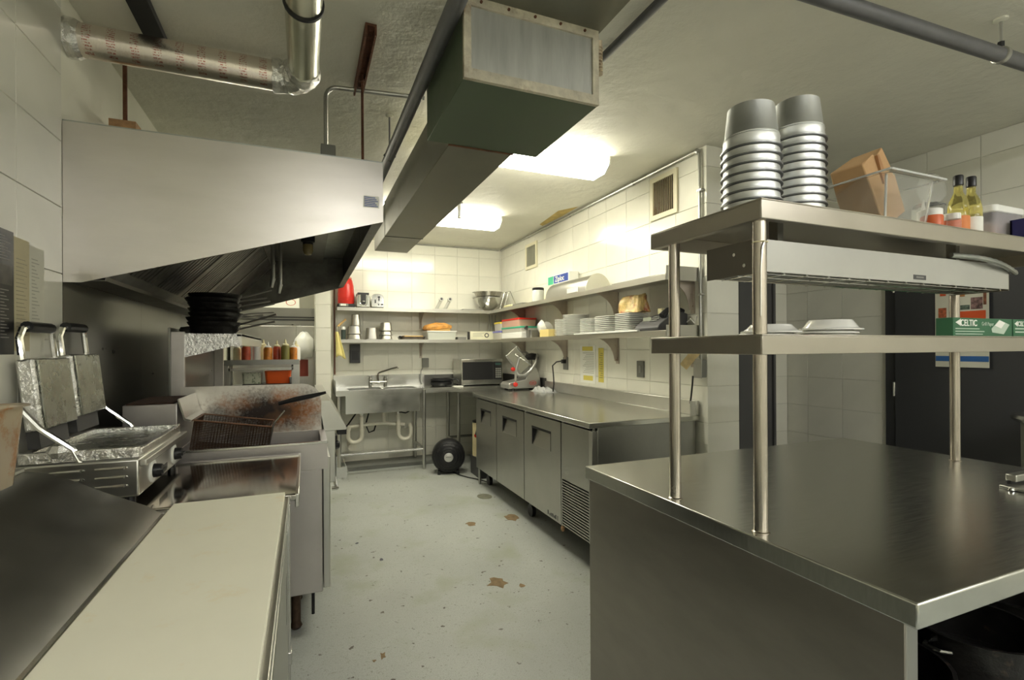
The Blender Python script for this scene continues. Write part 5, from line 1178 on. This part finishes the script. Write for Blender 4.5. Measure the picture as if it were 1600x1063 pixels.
# ================================================================ island and its overshelf
IX0, IX1, IY0, IY1, IZ = 1.05, 2.62, .57, 1.765, .92
isl = thing('island_table', 'large stainless island table in the right foreground', 'table', (1.85, 1.17, 0))
b = MB(); b.box(IX0, IX1, IY0, IY1, IZ - .05, IZ); b.build('table_top', M_SSX, isl, .004)
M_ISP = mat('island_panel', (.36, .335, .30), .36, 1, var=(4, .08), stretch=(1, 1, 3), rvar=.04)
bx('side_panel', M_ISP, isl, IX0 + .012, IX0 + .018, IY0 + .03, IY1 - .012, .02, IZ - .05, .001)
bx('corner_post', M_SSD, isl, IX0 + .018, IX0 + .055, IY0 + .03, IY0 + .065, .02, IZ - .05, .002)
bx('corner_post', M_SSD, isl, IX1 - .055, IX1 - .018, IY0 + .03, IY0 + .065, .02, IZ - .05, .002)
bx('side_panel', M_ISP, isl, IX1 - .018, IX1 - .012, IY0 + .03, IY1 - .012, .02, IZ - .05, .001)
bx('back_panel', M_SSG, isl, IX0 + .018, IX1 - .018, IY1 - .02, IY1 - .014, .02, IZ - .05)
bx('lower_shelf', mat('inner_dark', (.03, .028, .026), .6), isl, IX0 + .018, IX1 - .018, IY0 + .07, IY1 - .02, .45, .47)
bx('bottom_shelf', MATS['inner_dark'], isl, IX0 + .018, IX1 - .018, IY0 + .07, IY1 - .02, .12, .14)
for x in (IX0 + .04, IX1 - .04):
    for y in (IY0 + .05, IY1 - .05): MB().cyl((x, y, 0), (x, y, .02), .022, n=10).build('foot', M_BLACK, isl)
# dark pans and a white bowl inside
for k, (x, y, r, h) in enumerate(((1.42, .86, .15, .10), (1.80, .84, .16, .12), (2.2, .88, .16, .11))):
    t = thing('stock_pot', ('dark pot on the island shelf, %s' % ('nearest the left panel', 'in the middle', 'at the right'))[:] if False else ['dark pot inside the island nearest the left panel', 'dark pot in the middle inside the island', 'dark pot at the right inside the island'][k], 'pot', (x, y, .47), local=True)
    MB().lathe([(0, 0), (r * .95, 0), (r, .01), (r, h), (r + .006, h), (r + .006, h + .004), (r - .004, h + .004), (r - .004, .006), (0, .006)], n=28).build('pot_body', M_IRON, t)
    for s in (-1, 1): MB().tube([(s * r, -.03, h * .7), (s * (r + .03), -.02, h * .75), (s * (r + .03), .02, h * .75), (s * r, .03, h * .7)], .005, 6).build('handle', M_SSD, t)
tag(MB().lathe(dish(.07, .045), (1.23, .75, .4705)).build('white_bowl', M_CERAM), 'white bowl on the shelf inside the island', 'bowl')
# overshelf
os_ = thing('overshelf', 'two-tier stainless overshelf standing on the island', 'shelf', (1.85, 1.14, IZ))
OX0, OX1, OY0, OY1 = 1.068, 2.75, .925, 1.365; OZ, MZ = 1.78, 1.433
MO = mat('overshelf_steel', (.47, .44, .38), .32, 1, var=(5, .05), rvar=.04)
def pan_shelf(z, nm, lip=.052):
    q = MB()
    q.box(OX0, OX1, OY0, OY1, z - .004, z)
    q.box(OX0, OX1, OY0, OY0 + .003, z - lip, z - .004).box(OX0, OX1, OY1 - .003, OY1, z - lip, z - .004).box(OX0, OX0 + .003, OY0 + .003, OY1 - .003, z - lip, z - .004).box(OX1 - .003, OX1, OY0 + .003, OY1 - .003, z - lip, z - .004)
    s_ = q.build(nm, MO, os_, .002)
    q = MB(); q.box(OX0 + .003, OX1 - .003, OY0 + .003, OY0 + .022, z - lip, z - lip + .003).box(OX0 + .003, OX1 - .003, OY1 - .022, OY1 - .003, z - lip, z - lip + .003).box(OX0 + .003, OX0 + .022, OY0 + .022, OY1 - .022, z - lip, z - lip + .003)
    q.build('return_flange', MO, s_)
pan_shelf(OZ, 'top_shelf'); pan_shelf(MZ, 'middle_shelf')
PM = mat('post_steel', (.56, .51, .45), .24, 1, var=(9, .06), rvar=.04)
for x, y in ((1.092, .953), (1.090, 1.275), (2.51, 1.222), (2.51, .953)):
    MB().cyl((x, y, IZ), (x, y, OZ - .004), .0175, n=20).build('post', PM, os_)
    MB().lathe([(.022, 0), (.022, .001), (.018, .004)], (x, y, IZ), 20).build('base_weld', PM, os_)
MB().tube([(1.112, .953, 1.672), (1.103, .936, 1.672), (1.085, .932, 1.672), (1.072, .953, 1.672), (1.088, .973, 1.672), (1.108, .968, 1.672), (1.112, .953, 1.672)], .0016, 6).build('wire_tie', M_CREAMP, os_)
MB().tube([(1.088, .933, 1.672), (1.078, .932, 1.655), (1.075, .934, 1.60), (1.074, .934, 1.48)], .0025, 6).build('hanging_wire', M_SSB, os_)
# heat lamp
hl = thing('heat_lamp', 'long grey strip heat lamp mounted under the top shelf', 'heat lamp', (1.73, 1.06, 1.60))
HX0, HX1, HYA, HYB = 1.122, 2.36, .985, 1.165
HM = mat('lamp_housing', (.50, .50, .47), .38, .6, var=(5, .05))
q = MB(); q.prism([(HYA, 1.605), (HYA, 1.692), (HYB, 1.692), (HYB, 1.605), (HYB - .004, 1.605), (HYB - .004, 1.688), (HYA + .004, 1.688), (HYA + .004, 1.605)], 'x', HX0, HX1)
q.build('housing', HM, hl)
for a, c in ((HX0 - .003, HX0), (HX1, HX1 + .003)):
    MB().prism([(HYA, 1.600), (HYA, 1.692), (HYB, 1.692), (HYB, 1.600)], 'x', a, c).build('end_plate', mat('lamp_end', (.20, .18, .15), .45, .6), hl)
MB().cyl((HX0 + .02, (HYA + HYB) / 2, 1.645), (HX1 - .02, (HYA + HYB) / 2, 1.645), .006, n=10).build('element', mat('element', (.4, .38, .34), .3, .9), hl)
for y in (HYA + .02, HYA + .08, HYB - .02): MB().tube([(HX0, y, 1.603), (HX1, y, 1.603)], .002, 6).build('guard_wire', M_CHROME, hl)
n = 14
for k in range(n):
    x = HX0 + .03 + k * (HX1 - HX0 - .06) / (n - 1)
    MB().tube([(x - .03, HYA + .006, 1.612), (x - .01, HYA + .006, 1.603), (x + .02, HYB - .006, 1.603)], .0018, 5).build('guard_wire', M_CHROME, hl)
bx('badge', M_DGREY, hl, 1.80, 1.865, HYA - .001, HYA, 1.615, 1.630)
bx('badge_mark', M_MGREY, hl, 1.812, 1.852, HYA - .0015, HYA - .001, 1.620, 1.625)
for x in (1.30, 2.2): 
    bx('hanger_strap', M_SSD, hl, x - .012, x + .012, 1.06, 1.09, 1.692, 1.776)
cp = [(2.0 + .40 * k / 24, .982 - .02 * math.sin(math.pi * k / 24), 1.705 - .04 * (k / 24) ** 2) for k in range(25)]
MB().tube(cp, [.008 + .0018 * (k % 2) for k in range(25)], 10).build('flexible_conduit', M_GALV, hl)
for x, z in ((1.15, 1.625), (1.15, 1.66)):
    MB().cyl((HX0 - .003, HYA + .04 + (z - 1.625), z), (HX0 - .006, HYA + .04 + (z - 1.625), z), .005, n=8).build('screw', M_CHROME, hl)
# steel pails stacked upside down
def pail(label, loc, group):
    t = thing('metal_pail', label, 'pail', loc, group, local=True)
    r0, r1, h = .0755, .062, .128; q = MB()
    q.lathe([(r0 + .0035, .004), (r0 + .0045, .0065), (r0 + .0035, .009), (r0, .010), (r0 - .002, .035), (r0 - .0005, .037), (r0 - .0035, .040), (r0 - .002, .043), (r0 - .005, .047), (r1, h), (r1 - .004, h + .002), (r1 - .006, h - .003), (0, h - .003), (0, h - .006), (r1 - .004, h - .006), (r0 - .0035, .006), (r0 - .002, .002), (r0 + .002, .002)], n=36)
    q.build('pail_body', mat('pail_zinc', (.72, .74, .74), .42, 1, var=(5, .04), stretch=(1, 1, 4)), t, sharp=50)
    MB().lathe([(r0 + .002, 0), (r0 + .0062, .0015), (r0 + .0062, .005), (r0 + .002, .0065)], n=36).build('rolled_rim', mat('rim_dark', (.20, .205, .21), .4, .9), t)
    return t
ords = ['lowest', 'second', 'third', 'fourth', 'fifth', 'sixth', 'seventh', 'eighth', 'ninth', 'tenth', 'eleventh']
p0 = None
for cx, cy, n, side in ((1.186, 1.062, 8, 'left'), (1.424, 1.100, 11, 'right')):
    for k in range(n):
        lab = 'metal pail, %s in the %s upside-down stack on the top shelf' % ('topmost' if k == n - 1 else ('lowest' if k == 0 else ords[k] + ' from the bottom'), side)
        if p0 is None: p0 = pail(lab, (cx, cy, OZ + E_ + k * .025), 'stacked metal pails'); c = p0
        else:
            c = copy_tree(p0); c.location = (cx, cy, OZ + E_ + k * .025); c['label'] = lab
# clear tub with a brown paper bag
pt = thing('clear_tub', 'clear plastic tub holding the brown bag on the top shelf', 'tub', (1.83, 1.12, OZ))
MB().tube([(1.66, .967, OZ + .167), (1.945, .967, OZ + .167), (1.945, 1.273, OZ + .167), (1.66, 1.273, OZ + .167), (1.66, .967, OZ + .167)], .0035, 6).build('rim_highlight', mat('highlight_plastic', (.85, .86, .84), .2, trans=.3), pt)  # pale tubes along rim and corners paint highlights onto the clear edges
for x_, y_ in ((1.70, 1.01), (1.905, 1.01), (1.905, 1.23)): MB().tube([(x_, y_, OZ + .004), (x_ + (.012 if x_ > 1.8 else -.012), y_ + (.012 if y_ > 1.1 else -.012), OZ + .163)], .004, 6).build('corner_highlight', MATS['highlight_plastic'], pt)
open_tub('tub_body', M_CLEAR, pt, 1.690, 1.915, 1.00, 1.24, OZ + E_, OZ + .165, .03, .016, .004, .018)
bg = thing('paper_bag', 'folded brown paper bag leaning in the clear tub', 'bag', (1.83, 1.13, OZ + .01))
Mb = Matrix.Translation((1.835, 1.115, OZ + .045)) @ Matrix.Rotation(R(-27), 4, 'Y') @ Matrix.Rotation(R(8), 4, 'Z')
q = MB(); q.add([(-.085, -.055, 0), (.085, -.055, 0), (.085, .055, 0), (-.085, .055, 0),
                 (-.09, -.055, .13), (.09, -.055, .13), (.09, .055, .13), (-.09, .055, .13),
                 (-.088, -.050, .225), (-.01, -.052, .238), (.012, -.050, .226), (.085, -.045, .236), (.085, .05, .235), (-.088, .05, .23)],
                [(3, 2, 1, 0), (0, 1, 5, 4), (1, 2, 6, 5), (2, 3, 7, 6), (3, 0, 4, 7), (4, 5, 11, 10, 9, 8), (5, 6, 12, 11), (6, 7, 13, 12), (7, 4, 8, 13), (8, 9, 10, 11, 12, 13)])
q.xf(Mb).build('bag_body', M_KRAFT, bg, .004, sharp=20)
MB().prism([(-.012, .13), (.0, .225), (.012, .225), (.02, .15)], 'y', -.060, -.051).xf(Mb).build('fold', mat('kraft_dark', (.38, .20, .09), .8), bg)
# small jars
def jar(x, y, label, h, r, body, cap, spout=False):
    t = thing('sauce_jar', label, 'jar', (x, y, OZ), local=True); t.location.z = OZ + E_
    MB().lathe([(0, 0), (r, 0), (r, h * .72), (r * .9, h * .78)], n=18).build('jar_body', body, t)
    MB().lathe([(r * .95, h * .76), (r * .95, h), (r * .8, h * 1.04), (0, h * 1.04)], n=18).build('cap', cap, t)
    if spout: MB().lathe([(r * .4, h * 1.04), (r * .25, h * 1.3), (r * .1, h * 1.45), (0, h * 1.45)], n=10).build('spout', cap, t)
RS = mat('orange_jar', (.62, .13, .04), .4)
jar(1.985, 1.03, 'squat orange jar with white cap right of the clear tub', .085, .032, RS, M_WHITE)
jar(2.055, 1.09, 'white nozzled sauce jar between the orange jars', .10, .022, M_WHITE, M_WHITE, True)
jar(2.075, 1.01, 'small jar with thin black stopper', .075, .02, M_CLEAR, M_WHITE)
jar(2.125, 1.045, 'orange jar with white lid beside the oil bottles', .085, .028, RS, M_WHITE)
def oil(x, y, label, m, lm):
    t = thing('oil_bottle', label, 'bottle', (x, y, OZ + E_), 'oil bottles on the top shelf', local=True)
    MB().lathe([(0, 0), (.029, 0), (.031, .006), (.031, .115), (.026, .145), (.013, .175), (.0125, .205)], n=22).build('bottle_body', m, t)
    MB().lathe([(.0125, 0), (.015, .002), (.015, .034), (.013, .038), (0, .038)], (0, 0, .198), 18).build('cap', M_BLACK, t)
    MB().lathe([(.0316, .02), (.0316, .085)], n=22).build('label_band', lm, t)
OB = mat('oil_in_glass', (.90, .82, .30), .04, trans=.85, ior=1.25)
oil(2.185, 1.05, 'left golden oil bottle with black cap', OB, mat('orange_label', (.72, .25, .08), .6)); oil(2.245, 1.04, 'right golden oil bottle with black cap', OB, M_PAPER)
dl = MB().lathe([(0, 0), (.062, 0), (.064, .004), (.060, .006), (0, .003)], n=30).xf(Matrix.Translation((2.39, 1.24, OZ + .268)) @ Matrix.Rotation(R(90), 4, 'X') @ Matrix.Rotation(R(-20), 4, 'Y'))
lt = thing('round_lid', 'clear round plastic lid standing behind the oil bottles', 'lid', (2.39, 1.24, OZ))
dl.build('disc', M_CLEAR, lt)
MB().lathe([(0, 0), (.055, 0), (.055, .20), (.05, .205), (0, .205)], (2.39, 1.25, OZ + E_), 20).build('clear_canister', M_CLEAR, lt)
kb = thing('snap_lid_box', 'clear food box with white snap lid right of the oil bottles', 'box', (2.44, 1.08, OZ))
MB().rbox(2.345, 2.535, 1.02, 1.20, OZ + E_, OZ + .115, .02, .006, .006).build('box_body', mat('lilac_clear', (.70, .66, .70), .15, trans=.6, ior=1.15), kb)
MB().rbox(2.335, 2.545, 1.01, 1.21, OZ + .115, OZ + .142, .02).build('snap_lid', M_WHITE, kb, .004)
MB().rbox(2.365, 2.46, 1.04, 1.15, OZ + .008, OZ + .075, .02).build('contents', mat('toffee', (.45, .28, .12), .5, var=(30, .4)), kb)
bb_ = thing('produce_box', 'open dark blue box with barcode at the right end of the top shelf', 'box', (2.6, 1.0, OZ))
q = MB(); q.box(2.42, 2.74, .950, .956, OZ + E_, OZ + .085).box(2.42, 2.426, .956, 1.005, OZ + E_, OZ + .085).box(2.734, 2.74, .956, 1.005, OZ + E_, OZ + .085).box(2.42, 2.74, .999, 1.005, OZ + E_, OZ + .085).box(2.426, 2.734, .956, .999, OZ + E_, OZ + .006)
q.build('box_body', mat('navy_card', (.02, .02, .12), .5), bb_)
bx('barcode_panel', M_PAPER, bb_, 2.475, 2.54, .9492, .950, OZ + .008, OZ + .066)
for k in range(9): bx('barcode_bar', M_INK, bb_, 2.481 + k * .0062, 2.4835 + k * .0062 + (k % 3) * .0008, .9486, .9492, OZ + .012, OZ + .062)
bx('fruit_print', M_GREENL, bb_, 2.565, 2.66, .9492, .950, OZ + .008, OZ + .066)
MB().rbox(2.56, 2.73, .958, .998, OZ + .007, OZ + .105, .02, -.005, -.003).build('white_contents', M_WHITE, bb_)
# middle shelf: upturned dishes and paper cartons
def updish(x, y, z, r, h, label):
    q = MB().lathe([(r, 0), (r, .004), (r * .86, .008), (r * .70, h - .004), (r * .66, h), (0, h), (0, h - .005), (r * .64, h - .005), (r * .82, .003)], (x, y, z), 32)
    return tag(q.build('dish', M_CERAM), label, 'dish', 'upturned white dishes on the middle shelf')
updish(1.355, 1.16, MZ + E_, .092, .022, 'upturned white dish, lower of the left pair on the middle shelf')
updish(1.365, 1.15, MZ + .0120, .088, .026, 'upturned white dish, upper of the left pair on the middle shelf')
updish(1.625, 1.15, MZ + E_, .092, .020, 'upturned white dish, lowest of the right three on the middle shelf')
updish(1.625, 1.15, MZ + .0115, .092, .020, 'upturned white dish, middle of the right three on the middle shelf')
updish(1.635, 1.145, MZ + .0225, .095, .034, 'upturned white dish on top of the right three on the middle shelf')
def celtic(x0, x1, label, big):
    t = thing('paper_carton', label, 'box', ((x0 + x1) / 2, 1.05, MZ))
    y0 = .965
    bx('carton', M_GREENB, t, x0, x1, y0, y0 + .05, MZ + E_, MZ + .062, .0015)
    LG = mat('pale_green_print', (.45, .55, .45), .6)
    if big:
        text(t, 'CELTIC', .030, (x0 + .04, y0 - .0004, MZ + .035), '-y', M_PAPER, bold=.0004, sx=1.0)
        text(t, 'Grill Paper', .018, (x0 + .165, y0 - .0004, MZ + .037), '-y', LG, sx=.95)
        MB().prism([(x0 + .012, MZ + .046), (x0 + .042, MZ + .058), (x0 + .042, MZ + .034)], 'y', y0 - .001, y0).build('arrow_mark', M_PAPER, t)
        for z, w in ((.024, .14), (.015, .17), (.006, .16)): bx('print_line', LG, t, x0 + .012, x0 + .012 + w, y0 - .0006, y0, MZ + z, MZ + z + .003)
        MB().prism([(x1 - .135, MZ + .026), (x1 - .085, MZ + .058), (x1 - .02, MZ + .042), (x1 - .058, MZ + .008), (x1 - .13, MZ + .014)], 'y', y0 - .001, y0).build('carton_picture', LG, t)
        MB().prism([(x1 - .115, MZ + .038), (x1 - .085, MZ + .057), (x1 - .050, MZ + .048), (x1 - .075, MZ + .028)], 'y', y0 - .0015, y0 - .001).build('sheet_picture', M_PAPER, t)
    else:
        text(t, 'CELTIC', .024, (x0 + .03, y0 - .0004, MZ + .038), '-y', M_PAPER, bold=.0003, sx=.9)
        MB().prism([(x0 + .008, MZ + .046), (x0 + .028, MZ + .056), (x0 + .028, MZ + .036)], 'y', y0 - .001, y0).build('arrow_mark', M_PAPER, t)
        for z, w in ((.026, .07), (.014, .09)): bx('print_line', LG, t, x0 + .012, x0 + .012 + w, y0 - .0006, y0, MZ + z, MZ + z + .005)
        MB().lathe([(0, 0), (.02, 0), (.02, .001), (0, .001)], n=16).xf(Matrix.Translation((x0 + .14, y0, MZ + .022)) @ Matrix.Rotation(R(90), 4, 'X')).build('round_print', M_PAPER, t)
celtic(1.975, 2.335, 'long green paper carton with white lettering on the middle shelf', True)
celtic(2.342, 2.70, 'second green lettered carton, cut off by the right photo edge', False)
# ticket holder on the table top
th_ = thing('ticket_holder', 'low steel holder on the island at the right photo edge', 'holder', (2.32, .88, IZ))
bx('base', M_SSD, th_, 2.16, 2.50, .80, .93, IZ + E_, IZ + .012, .003)
bx('clip_bar', M_SS, th_, 2.20, 2.50, .90, .93, IZ + .022, IZ + .045, .003)
bx('spine', M_BLACK, th_, 2.20, 2.50, .915, .925, IZ + .012, IZ + .024)
MB().lathe([(0, .008), (.008, .006), (.010, 0), (0, 0)], (2.155, .895, IZ + .003), 12).build('rivet', M_CHROME, th_)
# ================================================================ side room
bn = thing('waste_bin', 'grey steel bin with rolled rim behind the island at the photo edge', 'bin', (3.66, 1.23, 0))
MB().lathe([(0, 0), (.20, 0), (.225, .02), (.232, .98), (.232, 1.0)], (3.66, 1.23, 0), 36).build('bin_body', mat('bin_steel', (.42, .42, .34), .4, .8, var=(5, .06)), bn)
MB().lathe([(.232, 0), (.262, .004), (.272, .020), (.262, .036), (.22, .045), (.215, .02)], (3.66, 1.23, .995), 36).build('rolled_rim', M_SSB, bn)
ps = thing('wall_calendar', 'white flyer with orange band and blue edges on the charcoal door', 'poster', (3.955, 1.88, 1.25))
def curl(y0, y1, z0, z1, dx0, dx1, name, m, d=.0):
    n = 10; q = MB(); vs = []
    for i in range(n + 1):
        s = i / n; yy = y1 + (y0 - y1) * s; bulge = .006 + .010 * math.sin(math.pi * s) + (.014 * max(0, s - .8) / .2)
        for zz in (z0, z1): vs.append((3.953 - bulge - d, yy, zz))
        for zz in (z0, z1): vs.append((3.953 - bulge - d + .0012, yy, zz))
    fs = []
    for i in range(n):
        a = i * 4; b_ = a + 4
        fs += [(a, a + 1, b_ + 1, b_), (a + 2, b_ + 2, b_ + 3, a + 3), (a, b_, b_ + 2, a + 2), (a + 1, a + 3, b_ + 3, b_ + 1)]
    fs += [(0, 2, 3, 1), (4 * n, 4 * n + 1, 4 * n + 3, 4 * n + 2)]
    q.add(vs, fs); return q
PY0_, PY1_ = 1.735, 2.03
curl(PY0_, PY1_, 1.262, 1.815, 0, 0, 's', M_PAPER).build('sheet', mat('flyer_paper', (.70, .69, .58), .5), ps)
def patch(y1, y0, z0, z1, m, nm='printed_area', lift=.0008):
    """flat print lying on the curved sheet"""
    q = MB(); n = 6; vs = []; fs = []
    for i in range(n + 1):
        yy = y1 + (y0 - y1) * i / n; s = (PY1_ - yy) / (PY1_ - PY0_); bulge = .006 + .010 * math.sin(math.pi * s) + (.014 * max(0, s - .8) / .2)
        for zz in (z0, z1): vs.append((3.953 - bulge - lift, yy, zz))
    for i in range(n): fs.append((i * 2, i * 2 + 1, i * 2 + 3, i * 2 + 2))
    q.add(vs, fs); return q.build(nm, m, ps)
FO = mat('flyer_orange', (.72, .10, .02), .5); FBR = mat('flyer_brown', (.22, .08, .04), .5, var=(40, .5)); FB = mat('flyer_blue', (.03, .13, .38), .5)
patch(1.915, 1.752, 1.555, 1.625, FO, lift=.0010); patch(2.03, 1.96, 1.775, 1.814, FB); patch(2.028, 1.737, 1.300, 1.335, FB); patch(1.905, 1.86, 1.72, 1.775, mat('flyer_tan', (.45, .20, .06), .5, var=(40, .4)))
patch(2.01, 1.962, 1.59, 1.655, mat('flyer_figures', (.45, .12, .05), .5, var=(60, .6))); patch(2.005, 1.965, 1.545, 1.575, FBR)
patch(1.885, 1.835, 1.635, 1.665, mat('flyer_photo', (.10, .14, .11), .5, var=(60, .7))); patch(1.83, 1.768, 1.635, 1.71, mat('flyer_photo2', (.22, .13, .12), .5, var=(50, .8)))
patch(1.765, 1.748, 1.66, 1.805, FBR); patch(2.00, 1.965, 1.735, 1.76, FO)
for k in range(5): patch(1.84, 1.78, 1.735 + k * .012, 1.738 + k * .012, mat('flyer_text', (.42, .41, .34), .7))
